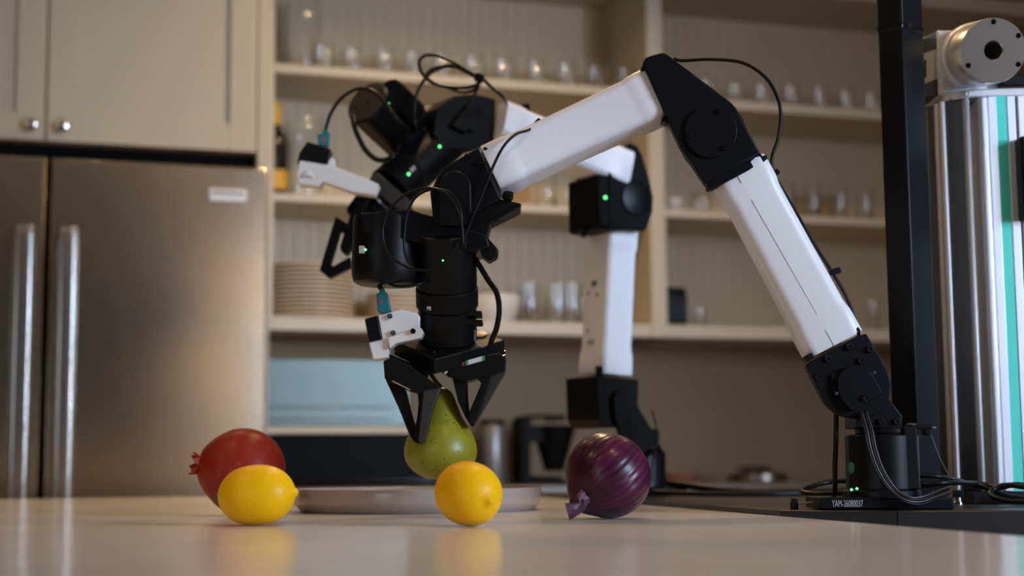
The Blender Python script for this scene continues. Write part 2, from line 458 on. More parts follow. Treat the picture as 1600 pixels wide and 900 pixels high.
row(STEMLESS, 'stemless_glass', [505, 550, 601, 645, 690, 740, 787, 838, 885, 932, 976], 100, YS+.10, z1lt, 'on the top left shelf', 'clear stemless wine glass', 'stemless glasses on the top left shelf')
row(STEMLESS, 'stemless_glass', [1062, 1105, 1149, 1192, 1236, 1282, 1322, 1362], 140, YS+.12, z1rt, 'on the top right shelf', 'clear stemless wine glass', 'stemless glasses on the top right shelf')
row(TUMBLER, 'tall_tumbler', [1228, 1268, 1310, 1350], 320, YS+.12, z2t, 'on the middle right shelf', 'tall clear glass tumbler', 'tumblers on the middle right shelf')
row(TUMBLER, 'tall_tumbler', [852, 882], 300, YS+.10, z2lt, 'on the middle left shelf', 'tall clear glass tumbler', 'tumblers on the middle left shelf')
row(TUMBLER, 'tall_tumbler', [826, 870, 893], 480, YS+.10, z3t, 'beside the bottom shelf bowl', 'clear glass tumbler', 'tumblers beside the bowl')
p = PY(473, 60, YS+.13); glass('glass_vase', VASE, (p.x, YS+.13, z1lt), 'tall clear glass vase at the left end of the top left shelf', 'vase')
p = PY(476, 260, YS+.13); glass('glass_jar', BIGJAR, (p.x, YS+.13, z2lt), 'wide clear glass jar beside the dark bottle', 'jar')
p = PY(1096, 310, YS+.12); glass('glass_jar', SMALLJAR, (p.x, YS+.12, z2t), 'small squat glass jar beside the white bowls on the middle right shelf', 'jar')
p = PY(1092, 480, YS+.12); glass('small_glass', [(.02, 0), (.022, .003), (.026, .06), (.026, .065)], (p.x, YS+.12, z3t), 'small glass right of the black box on the bottom shelf', 'glass')
p = PY(1363, 480, YS+.10); glass('narrow_glass', [(.018, 0), (.020, .003), (.021, .10), (.021, .105)], (p.x, YS+.10, z3t), 'narrow clear glass alone near the black post on the bottom shelf', 'glass')

ORD2 = ['first', 'second', 'third', 'fourth', 'fifth', 'sixth', 'seventh', 'eighth', 'ninth', 'tenth', 'eleventh', 'twelfth', 'thirteenth']
def plates(u0, u1, n, v, label_src, group, Y, R_=None):
    a, b_ = PY(u0, v, Y), PY(u1, v, Y)
    R_ = R_ or (b_.x-a.x)/2; cx = (a.x+b_.x)/2
    pitch = .0128
    src = None
    for i in range(n):
        z = z3t+i*pitch
        lab = f'cream plate, {ORD2[i]} from the bottom of {label_src}' if i < n-1 else f'cream plate on top of {label_src}'
        if src is None:
            o = obj('dinner_plate', lathe(Vector((cx, Y, z)), ZU, [(0, 0), (R_*.62, 0), (R_*.66, .003), (R_*.93, .0072), (R_*.985, .0080), (R_, .0090), (R_, .0118), (R_*.985, .0126), (R_*.93, .0100), (R_*.64, .0062), (0, .0058)], 40), CERAM, smooth=50)
            src = o; tag(o, lab, 'plate', group)
        else:
            o = src.copy(); COL.objects.link(o); o.location = (cx, Y, z); o['label'] = lab
plates(414, 552, 13, 440, 'the tall left plate stack', 'plates in the tall stack', YS+.16)
plates(574, 668, 7, 470, 'the low plate stack behind the gripper', 'plates in the low stack', YS+.16)
def bowl(u0, u1, v, z, h, label, Y, name='serving_bowl'):
    a, b_ = PY(u0, v, Y), PY(u1, v, Y); R_ = (b_.x-a.x)/2
    o = obj(name, lathe(Vector(((a.x+b_.x)/2, Y, z)), ZU, [(0, 0), (R_*.5, 0), (R_*.55, .005), (R_*.8, h*.3), (R_*.96, h*.7), (R_, h), (R_*.97, h), (R_*.92, h*.7), (R_*.75, h*.3), (R_*.5, .012), (0, .010)], 36), CERAMW, smooth=50)
    return tag(o, label, 'bowl')
bowl(728, 815, 470, z3t, .092, 'white ceramic bowl on the bottom left shelf right of the gripper cable', YS+.16)
bowl(896, 965, 470, z3t, .092, 'white ceramic bowl behind the far robot arm link', YS+.16)
bowl(1036, 1064, 310, z2t, .055, 'small white bowl beside the shelf divider on the middle right shelf', YS+.12, 'small_bowl')
# dark bottle with yellow label
p = PY(430, 250, YS+.12)
bt = thing('wine_bottle', 'dark bottle with yellow label at the left end of the middle shelf', 'bottle', (p.x, YS+.12, z2lt))
obj('body', lathe(Vector((p.x, YS+.12, z2lt)), ZU, [(0, .006), (.030, 0), (.036, .004), (.037, .16), (.030, .19), (.016, .215), (.014, .26), (.015, .29), (0, .292)], 24), BOTTLE, bt, smooth=40)
obj('label_band', lathe(Vector((p.x, YS+.12, z2lt)), ZU, [(.0372, .028), (.0376, .028), (.0376, .085), (.0372, .085)], 24, closed=True), YELLOW, bt, label='yellow paper label')
obj('neck_foil', lathe(Vector((p.x, YS+.12, z2lt)), ZU, [(.0160, .225), (.0163, .225), (.0163, .294), (0, .296)], 24), YELLOW, bt, label='yellow neck foil')
# black box on bottom right shelf
a, b_ = PY(1038, 499, YS+.08), PY(1073, 449, YS+.08)
sb = thing('black_speaker', 'small black rounded box against the shelf divider', 'speaker', ((a.x+b_.x)/2+.004, YS+.13, z3t))
bm = bmesh.new(); secs = []
zz = b_.z-z3t
for z, k in ((0, .96), (.004, 1), (zz*.8, 1), (zz*.93, .97), (zz, .86)):
    secs.append([Vector(((a.x+b_.x)/2+.004+x*k, YS+.13+y*k, z3t+z)) for x, y in rrect((b_.x-a.x)/2, .05, .012)])
obj('housing', loft(secs, bm), BLACK2, sb, smooth=40)
obj('grille', box((a.x+.008, YS+.0785, z3t+.02), (b_.x, YS+.081, z3t+zz*.7)), BLACK, sb)

# ================================================================== BACK COUNTER APPLIANCES
YO = YB-.34
a, b_ = PY(398, 560, YO), PY(738, 676, YO)
zot = PY(520, 560, YO).z; zst = PY(520, 667, YO).z; zsb = PY(520, 678, YO).z
xs = PY(640, 600, YO).x
ov = thing('countertop_oven', 'countertop oven with pale steel upper panel and black glass lower front', 'oven', ((a.x+b_.x)/2, YO+.15, CZ))
obj('housing', box((a.x, YO+.012, CZ+.012), (b_.x, YO+.28, zsb)), BGLASS, ov, bevel=.004)
obj('upper_housing', box((a.x, YO+.012, zst), (xs, YO+.26, zot)), STEEL, ov, bevel=.004)
obj('steel_panel', box((a.x+.002, YO, zst+.002), (xs-.002, YO+.012, zot-.002)), OVENST, ov, bevel=.003, label='pale steel front panel')
obj('door', box((a.x+.002, YO, CZ+.02), (b_.x-.002, YO+.012, zsb-.003)), mat('oven_black', (.004, .004, .005), .4, spec=.03), ov, bevel=.002, label='black glass door')
obj('trim_strip', box((a.x, YO-.012, zsb), (xs, YO+.26, zst)), PAINT2, ov, bevel=.003, label='pale trim strip')
for k in (0, 1):  # raised strips standing in for light lines reflected in the panel
    z = PY(500, (636, 655)[k], YO).z
    obj('panel_reflection_line', box((a.x+.01, YO-.003, z-.004), (xs-.05, YO+.001, z+.004)), OVENST, ov, bevel=.002)
for x in (a.x+.05, b_.x-.05):
    obj('foot', cyl(Vector((x, YO+.06, CZ)), Vector((x, YO+.06, CZ+.013)), .014, 14), BLACK, ov)
    obj('foot', cyl(Vector((x, YO+.24, CZ)), Vector((x, YO+.24, CZ+.013)), .014, 14), BLACK, ov)
# grey canister with black lid
YK = YB-.25
a, b_ = PY(748, 700, YK), PY(790, 657, YK); zl = PY(770, 665, YK).z
cx, R_ = (a.x+b_.x)/2, (b_.x-a.x)/2
ca = thing('canister', 'grey metal canister with black lid beside the coffee maker', 'canister', (cx, YK, CZ))
obj('body', lathe(Vector((cx, YK, CZ)), ZU, [(0, 0), (R_*.95, 0), (R_, .004), (R_, zl-CZ-.003), (R_*.97, zl-CZ), (0, zl-CZ)], 28), mat('grey_canister', (.24, .225, .22), .35, .6), ca)
obj('lid', lathe(Vector((cx, YK, zl)), ZU, [(0, 0), (R_*.80, 0), (R_*.82, .002), (R_*.82, b_.z-zl), (R_*.6, b_.z-zl+.003), (0, b_.z-zl+.003)], 28), BLACK, ca, label='black lid')
# coffee maker
YK = YB-.28
def KY(u, v): return PY(u, v, YK)
cm_ = thing('coffee_maker', 'black drip coffee maker with arched frame and funnel behind the onion', 'coffee maker', (KY(850, 740).x, YK+.06, CZ))
def plateY(pts, t, y=None): return extrude([PY(u, v, y or YK) for u, v in pts], Vector((0, t, 0)))
zb = 450+FPX*0+319.0
while PY(822, zb, YK).z < CZ+.0005: zb -= .25
obj('frame', plateY([(815, zb), (815, 660), (818, 652), (826, 648), (884, 648), (885, 653), (881, 657), (868, 657), (866, 653), (832, 654), (830, 660), (829, zb)], .10), MATTE, cm_, bevel=.002)
obj('funnel', lathe(Vector((KY(874, 700).x, YK+.05, KY(874, 736).z)), ZU, [(0, 0), (.030, 0), (.066, KY(874, 672).z-KY(874, 736).z), (.068, KY(874, 664).z-KY(874, 736).z), (.060, KY(874, 664).z-KY(874, 736).z), (0, .06)], 28), MATTE, cm_)
obj('bracket', plateY([(829, 664), (846, 664), (850, 690), (829, 690)], .09), MATTE, cm_)
obj('tray_stand', plateY([(840, 744), (878, 744), (878, zb), (869, zb), (869, 750), (840, 750)], .08), MATTE, cm_, bevel=.002)
obj('base', box((KY(812, 760).x, YK-.02, CZ), (KY(905, 760).x, YK+.12, CZ+.012)), MATTE, cm_, bevel=.002)
# pot with lid, terracotta bowl
YK = YB-.30
pa, pb = PY(1140, 750, YK), PY(1226, 750, YK); cx, R_ = (pa.x+pb.x)/2, (pb.x-pa.x)/2
zt = PY(1180, 742, YK).z
pt = thing('cooking_pot', 'low steel pot with dark lid handle on the back counter', 'pot', (cx, YK, CZ))
obj('body', lathe(Vector((cx, YK, CZ)), ZU, [(0, 0), (R_*.94, 0), (R_, .005), (R_, zt-CZ), (R_*.96, zt-CZ), (R_*.94, .006), (0, .006)], 32), mat('pot_steel', (.30, .26, .22), .3, 1.0), pt)
obj('lid', lathe(Vector((cx, YK, zt)), ZU, [(R_*.98, 0), (R_*.98, .002), (R_*.7, .010), (R_*.3, .014), (0, .015)], 32), mat('lid_steel', (.22, .19, .16), .25, 1.0), pt)
zh = PY(1180, 728, YK).z
obj('lid_handle', box((PY(1152, 730, YK).x, YK-.012, zh-.010), (PY(1204, 730, YK).x, YK+.012, zh)), BLACK, pt, bevel=.003, label='black bar handle')
for u in (1168, 1190):
    x = PY(u, 730, YK).x
    obj('handle_post', cyl(Vector((x, YK, zt+.010)), Vector((x, YK, zh-.008)), .005, 10), BLACK, pt)
pa, pb = PY(1030, 750, YK), PY(1092, 750, YK); cx, R_ = (pa.x+pb.x)/2, (pb.x-pa.x)/2; hh = PY(1060, 738, YK).z-CZ
tag(obj('terracotta_dish', lathe(Vector((cx, YK, CZ)), ZU, [(0, 0), (R_*.7, 0), (R_*.8, .004), (R_, hh), (R_*.95, hh), (R_*.75, .008), (0, .007)], 32), COPPER, smooth=50), 'low terracotta dish on the back counter left of the steel pot', 'dish')

# ================================================================== FRUIT, ONION AND PLATE ON THE ISLAND
# plate
pc = PV(653, 765, 1.955); pc.z = TOPZ
R_ = 384/2*1.955/FPX
hgt = .0285
tag(obj('serving_plate', lathe(pc, ZU, [(0, .004), (R_*.86, .004), (R_*.86, 0), (R_*.925, 0), (R_*.95, .0025), (R_*.992, .010), (R_, .014), (R_, hgt-.002), (R_*.993, hgt), (R_*.985, hgt), (R_*.978, hgt-.002), (R_*.972, .0135), (R_*.93, .010), (R_*.86, .009), (0, .009)], 96), PLATEM, smooth=30), 'taupe stoneware plate with upright rim under the pear', 'plate')

def lemon_mat():
    M = mat('lemon_peel', (0.98, 0.50, 0.0), 0.38, spec=.25, color2=(1.0, 0.55, 0.001), nscale=18, bump=0.35, bscale=330, sss=0.12)
    return M
def body_of_rev(center, axis, prof, n=48, warp=None):
    bm = lathe(center, axis, prof, n)
    if warp:
        for v in bm.verts: v.co = warp(v.co)
    return bm
def lemon(name, c, ax, L, R_, label, tipk=1.0):
    prof = []
    N = 40
    for i in range(N+1):
        t = i/N; x = -1+2*t
        r = math.sqrt(max(0, 1-abs(x/.90)**2.25)) if abs(x) < .90 else 0
        nip = 0.17*tipk*math.sqrt(max(0, 1-((x-.84)/.16)**2)) if x > .70 else 0
        nip2 = 0.13*math.sqrt(max(0, 1-((x+.84)/.14)**2)) if x < -.72 else 0
        r = (r**4+(nip*1.05)**4+(nip2)**4)**.25
        if i in (0, N): r = 0
        prof.append((R_*r, x*L/2))
    th = thing(name, label, 'lemon', Vector((c.x, c.y, TOPZ)))
    o = obj('peel', body_of_rev(c, ax, prof), lemon_mat(), th, smooth=180)
    a = ax.normalized()
    obj('stem_scar', lathe(c-a*(L*.462), -a, [(R_*.16, -.004), (R_*.15, .0012), (R_*.08, .0022), (0, .0018)], 14), mat('stem_green', (.05, .14, .03), .6), th, label='small green stem scar')
    return th
D1 = 1.50
c = PV(401, 771, D1); r1 = .0290; c.z = TOPZ+r1+.0003
lemon('lemon', c, RH*1.0+ZU*0.06-FH*.12, .084, r1, 'yellow lemon lying sideways in front of the pomegranate')
c = PV(732, 773, 1.44); r2 = .0297; c.z = TOPZ+r2+.0003
lemon('lemon', c, RH*.62+FH*(-.78)-ZU*.20, .074, r2, 'rounder yellow lemon standing before the plate', .7)

# pomegranate: slightly lobed body with crown pointing left
D2 = 1.82
c = PV(380, 734, D2); RP = 68*D2/FPX
ax = (-RH*.93+ZU*.16-FH*.33).normalized()
pg = thing('pomegranate', 'large red pomegranate with pointed crown behind the lemon', 'pomegranate', Vector((c.x, c.y, TOPZ)))
M = mat('pomegranate_skin', (0.30, 0.018, 0.010), 0.42, spec=.3, color2=(0.30, 0.065, 0.014), nscale=85, mix=(.56, .72), bump=0.15, bscale=160)
prof = []
for i in range(33):
    t = PI*i/32; r = math.sin(t); x = -math.cos(t)
    x2 = x*.95 + (.10*max(0, x-.6)/.4 if x > .6 else 0)
    prof.append((RP*r*(1 if x < .5 else 1-.10*(x-.5)), RP*x2))
prof[0] = (0, prof[0][1]); prof[-1] = (0, prof[-1][1])
bm = lathe(c, ax, prof, 48)
A, S_, T_ = frame_of(ax)
for v in bm.verts:
    d = v.co-c; h = d.dot(A); pr = d-A*h
    th_ = math.atan2(pr.dot(T_), pr.dot(S_))
    v.co = c+A*h+pr*(1+.022*math.cos(6*th_+.6)+.012*math.cos(3*th_))
lowz = min(v.co.z for v in bm.verts); dz = TOPZ+.0004-lowz
bmesh.ops.translate(bm, verts=bm.verts, vec=Vector((0, 0, dz))); c = c+Vector((0, 0, dz))
obj('skin', bm, M, pg, smooth=180)
cb = c+A*RP*.97
obj('crown_tube', lathe(cb-A*.006, A, [(.014, 0), (.0115, .004), (.0108, .007), (.0115, .0095), (.0095, .0095), (.008, .005), (0, .004)], 18), M, pg)
for k in range(6):
    t = 2*PI*k/6+.3
    rad = S_*math.cos(t)+T_*math.sin(t); tan = A.cross(rad)
    b0 = cb+A*.005+rad*.0105
    bm = bmesh.new()
    b0 = cb+A*.0035+rad*.0108
    fr_ = [b0-tan*.0052, b0+tan*.0052, b0+A*.004+rad*.0015+tan*.0036, b0+A*.0085+rad*.003, b0+A*.004+rad*.0015-tan*.0036]
    extrude(fr_, -rad*.0018, bm)
    obj('sepal', bm, M, pg, bevel=.0004)

# pear held by the gripper
DP = 1.735
pk = DP/FPX
pe = thing('pear', 'green speckled pear held between the gripper fingers above the plate', 'pear', PV(690, 748, DP))
pb0 = PV(689, 748, DP)
PMAT = mat('pear_skin', (0.215, 0.205, 0.006), 0.37, color2=(0.28, 0.27, 0.014), nscale=12, bump=0.08, bscale=400, sss=0.05)
nt = PMAT.node_tree; bs = nt.nodes['Principled BSDF']; ramp = bs.inputs['Base Color'].links[0].from_node
vo = nt.nodes.new('ShaderNodeTexVoronoi'); vo.inputs['Scale'].default_value = 230
tcn = [n for n in nt.nodes if n.type == 'TEX_COORD'][0]; nt.links.new(tcn.outputs['Object'], vo.inputs['Vector'])
rr = nt.nodes.new('ShaderNodeValToRGB'); rr.color_ramp.elements[0].position = .15; rr.color_ramp.elements[1].position = .25
rr.color_ramp.elements[0].color = (1, 1, 1, 1); rr.color_ramp.elements[1].color = (0, 0, 0, 1)
nt.links.new(vo.outputs['Distance'], rr.inputs[0])
nz = nt.nodes.new('ShaderNodeTexNoise'); nz.inputs['Scale'].default_value = 45; nt.links.new(tcn.outputs['Object'], nz.inputs['Vector'])
gt = nt.nodes.new('ShaderNodeMath'); gt.operation = 'GREATER_THAN'; gt.inputs[1].default_value = .47; nt.links.new(nz.outputs['Fac'], gt.inputs[0])
mu = nt.nodes.new('ShaderNodeMath'); mu.operation = 'MULTIPLY'; nt.links.new(rr.outputs[0], mu.inputs[0]); nt.links.new(gt.outputs[0], mu.inputs[1])
mx = nt.nodes.new('ShaderNodeMixRGB'); mx.inputs[2].default_value = (.05, .05, .012, 1)
nt.links.new(mu.outputs[0], mx.inputs[0]); nt.links.new(ramp.outputs[0], mx.inputs[1]); nt.links.new(mx.outputs[0], bs.inputs['Base Color'])
pp_ = [(0, 2), (10, .5), (20, 0), (33, 6), (44, 14), (52, 24), (56.5, 38), (55.5, 52), (51, 66), (44, 79), (36.5, 92), (30.5, 105), (26, 117), (22, 128), (17, 136), (9, 141), (3, 140), (0, 139)]
hp = [Vector((r*pk, h*pk, 0)) for r, h in pp_]
sp = spline(hp, 3)
bm = lathe(pb0, ZU-RH*.01, [(max(0, p_.x), p_.y) for p_ in sp], 48)
obj('flesh', bm, PMAT, pe, smooth=180)
obj('stem', tube([PV(692, 612, DP), PV(688, 604, DP), PV(680, 595, DP), PV(674, 585, DP), PV(671, 577, DP)], .0024, 8), mat('pear_stem', (.12, .12, .02), .6), pe, label='thin curved stem')

# red onion
D3 = 1.60
c = PV(950, 744, D3); RO = 66*D3/FPX
oa = (-RH*.72-ZU*.62-FH*.30).normalized()        # neck direction
on = thing('red_onion', 'glossy purple red onion with dry neck at the worktop edge', 'onion', Vector((c.x, c.y, TOPZ)))
OM = mat('onion_skin', (0.060, 0.006, 0.030), 0.33, coat=.08, spec=.35, sss=0.0)
nt = OM.node_tree; bs = nt.nodes['Principled BSDF']
attr = nt.nodes.new('ShaderNodeAttribute'); attr.attribute_name = 'streak'
r_ = nt.nodes.new('ShaderNodeValToRGB')
r_.color_ramp.elements[0].color = (.045, .004, .020, 1); r_.color_ramp.elements[1].color = (.125, .012, .050, 1)
r_.color_ramp.elements[0].position = .25; r_.color_ramp.elements[1].position = .8
nt.links.new(attr.outputs['Fac'], r_.inputs[0]); nt.links.new(r_.outputs[0], bs.inputs['Base Color'])
NM, NL = 216, 56
A, S_, T_ = frame_of(oa)
bm = bmesh.new(); prev = None; lay = bm.verts.layers.float.new('streak')
rng = random.Random(3); ph = [rng.uniform(.4, 1.0) for _ in range(36)]
for i in range(NL+1):
    t = PI*i/NL; x = -math.cos(t); r = math.sin(t)
    neck = .0
    h = RO*(x*.98+(.16*((x-.80)/.20)**2 if x > .80 else 0))
    r = r*RO*(1.02)
    if i == 0: r = .004
    if i == NL: r = .007
    r = max(r, .004 if x < 0 else .007)
    ring = []
    for k in range(NM):
        th_ = 2*PI*k/NM
        rid = math.cos(th_*36); kk = ph[int(36*k/NM) % 36]
        amp = .0065*kk*(1-(x+.1)**2*.4) * (1 if x < .3 else .4)
        rr_ = r*(1+amp*rid+.012*math.cos(2*th_+1)+.008*math.cos(5*th_))
        v = bm.verts.new(c+A*h+(S_*math.cos(th_)+T_*math.sin(th_))*rr_)
        v[lay] = min(1, max(0, .35+.22*rid*kk+.25*math.sin(th_*7+x*2)*.6+.3*(-x)*.6))
        ring.append(v)
    if prev:
        for k in range(NM): bm.faces.new((prev[k], prev[(k+1) % NM], ring[(k+1) % NM], ring[k]))
    else: bm.faces.new(ring[::-1])
    prev = ring
bm.faces.new(prev)
lowz = min(v.co.z for v in bm.verts); dz = TOPZ+.0004-lowz
bmesh.ops.translate(bm, verts=bm.verts, vec=Vector((0, 0, dz)))
obj('bulb', bm, OM, on, smooth=180)
nk = [PV(918, 778, 1.572), PV(908, 786, 1.566), PV(908, 794, 1.566), PV(899, 801, 1.562), PV(886, 805, 1.56)]
bm = bmesh.new(); prev = None
sp = spline(nk, 6)
for i, p_ in enumerate(sp):
    d = (sp[min(i+1, len(sp)-1)]-sp[max(i-1, 0)]).normalized(); s = d.cross(FH).normalized()
    w_ = .0085-.0030*math.sin(PI*i/(len(sp)-1)); ring = []
    for k in range(16):
        a_ = 2*PI*k/16
        ring.append(bm.verts.new(p_+s*w_*math.cos(a_)*(1+.12*math.cos(5*a_))+FH*.0035*math.sin(a_)*(1+.3*math.cos(6*a_))))
    if prev:
        for k in range(16): bm.faces.new((prev[k], prev[(k+1) % 16], ring[(k+1) % 16], ring[k]))
    else: bm.faces.new(ring[::-1])
    prev = ring
bm.faces.new(prev)
lo_ = min(v.co.z for v in bm.verts)
if lo_ < TOPZ: bmesh.ops.translate(bm, verts=bm.verts, vec=Vector((0, 0, TOPZ+.0003-lo_)))
obj('neck', bm, mat('onion_neck', (.05, .008, .025), .5, color2=(.10, .025, .05), nscale=60, stretch=(1, 1, 6)), on, smooth=60, label='dry folded neck')

# ================================================================== BLACK TABLE BEYOND THE ISLAND
TZ = TOPZ+.005
tb = thing('robot_table', 'black work table beyond the island carrying both robot arms', 'table', LZ(.5, 2.4, 0))
edge = lambda y: .566+(.945-.566)*(y+.45)/(3.485)+.012
e0 = Vector((edge(1.50), 1.50, TZ))
F0, F1 = PV(1401, 803, 1.60), PV(1680, 797, 1.60)
F0.z = F1.z = TZ; F2 = F0+(F1-F0)*4
pts = [Vector((edge(1.505), 1.505, TZ)), Vector((edge(2.75), 2.75, TZ)), Vector((2.0, 2.6, TZ)), F2, F0]
obj('top', extrude(pts, Vector((0, 0, -.03))), TABLEM, tb, bevel=.001)
f0, f1 = PV(1401, 803, 1.60), PV(1680, 797, 1.60)
f0.z = f1.z = TZ+.0006; f1 = f0+(f1-f0)*4
fd = (f1-f0).normalized(); fn = Vector((fd.y, -fd.x, 0))
obj('front_rail', extrude([f0+fn*.004, f1+fn*.004, f1-fn*.024, f0-fn*.024], Vector((0, 0, -.09))), TABLEM, tb, bevel=.0018, label='thick front rail with bevelled edge')
for x, y in ((1.02, 1.62), (1.35, 1.60), (1.15, 2.55), (1.85, 2.48)):
    obj('leg', box((x-.025, y-.025, 0), (x+.025, y+.025, TZ-.028)), BLACK, tb)

def shrink(pts, k, du=0, dv=0):
    cx = sum(p[0] for p in pts)/len(pts); cy = sum(p[1] for p in pts)/len(pts)
    return [(cx+(p[0]-cx)*k+du, cy+(p[1]-cy)*k+dv) for p in pts]
# ================================================================== ROBOT ARM (near)
k0 = lambda D: D/FPX
DB = 1.70
base_c = PV(1380, 780, DB); base_c.z = TZ
ra = thing('tabletop_robot', 'nearer white and black robot arm gripping the pear', 'robot arm', base_c)
# base plate
pl_ = obj('base_plate', prism([(1282, 778), (1491, 778), (1491, 796.5), (1282, 796.5)], 1.66, .085), BRACKET, ra, bevel=.0015)
dz = TZ-min((pl_.matrix_basis @ v.co).z for v in pl_.data.vertices)-base_c.z
pl_.location.z += dz+.0002
# lettering on the base plate
fc = bpy.data.curves.new('serial', 'FONT'); fc.body = 'YAM-26080037'; fc.size = 1.0; fc.extrude = 0.01
fo = bpy.data.objects.new('serial', fc); COL.objects.link(fo)
bpy.context.view_layer.update()
tm = bpy.data.meshes.new_from_object(fo.evaluated_get(bpy.context.evaluated_depsgraph_get()))
bpy.data.objects.remove(fo)
xs_ = [v.co.x for v in tm.vertices]; ys_ = [v.co.y for v in tm.vertices]
pa_, pb_ = PV(1300, 793, 1.6595), PV(1348.5, 793, 1.6595)
wid = (pb_-pa_).length; hei = 10.5*1.66/FPX
bm = bmesh.new(); bm.from_mesh(tm)
for v in bm.verts:
    x = (v.co.x-min(xs_))/(max(xs_)-min(xs_)); y = (v.co.y-min(ys_))/(max(ys_)-min(ys_))
    v.co = pa_+(pb_-pa_)*x+ZU*hei*y-FH*(.0003+v.co.z*.01)
t_ = obj('serial_lettering', bm, PRINT, pl_, smooth=0, label='grey lettering YAM-26080037')
# base motor
bcx = PV(1380, 720, DB)
def vcyl(u0, u1, v0, v1, D, mt, name, par, ch=.002, label=None):
    c0 = PV((u0+u1)/2, v1, D); c1 = PV((u0+u1)/2, v0, D); c1 = Vector((c0.x, c0.y, c1.z))
    return obj(name, cyl(c0, c1, (u1-u0)/2*D/FPX, 40, ch), mt, par, label=label)
vcyl(1319, 1438, 764, 780, DB, BLACK, 'base_flange', ra)
vcyl(1324, 1436, 679, 766, DB, BLACK, 'base_motor', ra)
vcyl(1337, 1430, 668, 680, DB, BRACKET, 'turntable', ra)
obj('motor_cover', prism([(1411, 667), (1434, 667), (1438, 766), (1416, 766)], 1.665, .03), BLACK2, ra, bevel=.002)
led(1330.5, 765, 1.66, 2.5, ra); led(1339, 763.5, 1.655, 2.5, ra)
obj('indicator_window', prism(circ(1331, 731, 4, 16, ry=9), 1.667, .004), LEDD, ra, label='dim green oval indicator')
# yoke
obj('shoulder_yoke', prism([(1338, 669), (1338, 640), (1350, 615), (1382, 613), (1410, 650), (1410, 669)], 1.675, .06), BRACKET, ra, bevel=.0015)
sb_ = obj('shoulder_block', prism([(1259, 571), (1270, 563.5), (1341, 524), (1354, 521), (1364, 538), (1377, 559), (1388, 580), (1393, 600), (1390, 620), (1378, 642), (1358, 653), (1336, 654), (1320, 651), (1306, 645), (1296, 636), (1289, 628), (1274, 600)], 1.660, .016), BRACKET, ra, bevel=.0015)
obj('shoulder_core', prism(circ(1334, 588, 44, 32), 1.676, .07), BLACK, ra, bevel=.0015)
cap = obj('joint_cap', prism([(1309, 606)]+circ(1338, 600, 29.5, 16, 190, 325)+[(1380, 615), (1332, 643), (1316, 625)], 1.650, .011), BRACKET, ra, bevel=.001)
for u, v in ((1327, 542.6), (1359, 546), (1293, 561), (1278.6, 589), (1345, 564), (1303, 588)): bolt(u, v, 1.659, 5.5, sb_)
bolt(1352, 622, 1.649, 5.5, cap)
for u, v in ((1376.6, 659), (1400.6, 658.6)): bolt(u, v, 1.674, 5, ra)
for u, v in ((1365.6, 582.6), (1306.6, 615)): bolt(u, v, 1.657, 3.2, sb_, CHROME, 'steel_pin')
# upper link
DL = 1.700
n0 = (-FH*math.cos(math.radians(6))-RH*math.sin(math.radians(6))).normalized()
up_ = obj('upper_link', white_link(PV(1300.5, 540, DL), PV(1152.5, 266, DL), n0, 47*k0(DL), 44.5*k0(DL), .037, .037, .012), WHITE, ra, smooth=50, label='white upper arm shell')
def seam(u0, v0, u1, v1, D, par):
    a, b_ = PV(u0, v0, D), PV(u1, v1, D); d = b_-a
    obj('seam', obox((a+b_)/2, d, FH, d.cross(FH), d.length, .003, .0004), mat('seam_grey', (.64, .64, .68), .6), par)
seam(1304, 541, 1290, 516, DL-.0358, up_); seam(1279, 495.5, 1174, 311.5, DL-.0326, up_); seam(1159, 286, 1145.5, 261, DL-.0358, up_)
def clip(u, v, D, w_, h_, ang, par, t=.02):
    c_ = PV(u, v, D); a_ = math.radians(ang)
    ex = RH*math.cos(a_)-ZU*math.sin(a_); ez = RH*math.sin(a_)+ZU*math.cos(a_)
    return obj('clip', obox(c_+FH*t/2, ex, FH, ez, w_*k0(D), t, h_*k0(D)), BLACK2, par, bevel=.0015)
clip(1265, 558, 1.662, 9, 14, 60, ra); clip(1339, 517, 1.662, 9, 12, 60, ra)
clip(1112, 290, 1.662, 8, 14, 60, ra); clip(1192, 248, 1.662, 8, 16, 60, ra)
# elbow
eb = obj('elbow_block', prism([(1004, 98), (1009, 90), (1018, 86), (1031, 82), (1038, 82), (1045, 86), (1143, 160), (1151, 169), (1158, 183), (1189, 240), (1102, 287), (1065, 232), (1045, 191)], 1.657, .016), BRACKET, ra, bevel=.002)
obj('elbow_arm_core', prism([(1022, 104), (1040, 100), (1130, 168), (1120, 215), (1072, 205)], 1.673, .07), BRACKET, ra, bevel=.0015)
obj('elbow_drum', prism(circ(1120, 206, 46, 40), 1.673, .07), BRACKET, ra, bevel=.0015)
ec = obj('elbow_cap', prism(circ(1111, 205, 41, 44), 1.6525, .006), BLACK, ra, bevel=.0008)
for u, v in ((1123.5, 174), (1077.5, 211.5), (1132, 231)): bolt(u, v, 1.652, 4.2, ec)
obj('elbow_foot', prism([(1100, 284), (1186, 237), (1197, 250), (1193, 254), (1113, 296)], 1.662, .018), BRACKET, ra, bevel=.001)
# forearm
fa = obj('forearm', white_link(PV(1029, 150, DL), PV(767, 271, DL), n0, 41.5*k0(DL), 38*k0(DL), .037, .037, .011), WHITE, ra, smooth=50, label='white forearm shell')
seam(1022, 147.5, 1001, 157, DL-.0358, fa); seam(981, 166.5, 813, 244.5, DL-.0326, fa); seam(795, 253, 769, 265, DL-.0358, fa)
clip(1040, 187, 1.662, 12, 9, 25, ra); clip(1005, 106, 1.664, 6, 10, 25, ra); clip(793, 305, 1.662, 16, 10, 25, ra); clip(759, 233, 1.664, 8, 7, 25, ra)
for (u, v) in ((982, 215), (848, 278)):     # slots on the underside
    c_ = PV(u, v+12, DL)
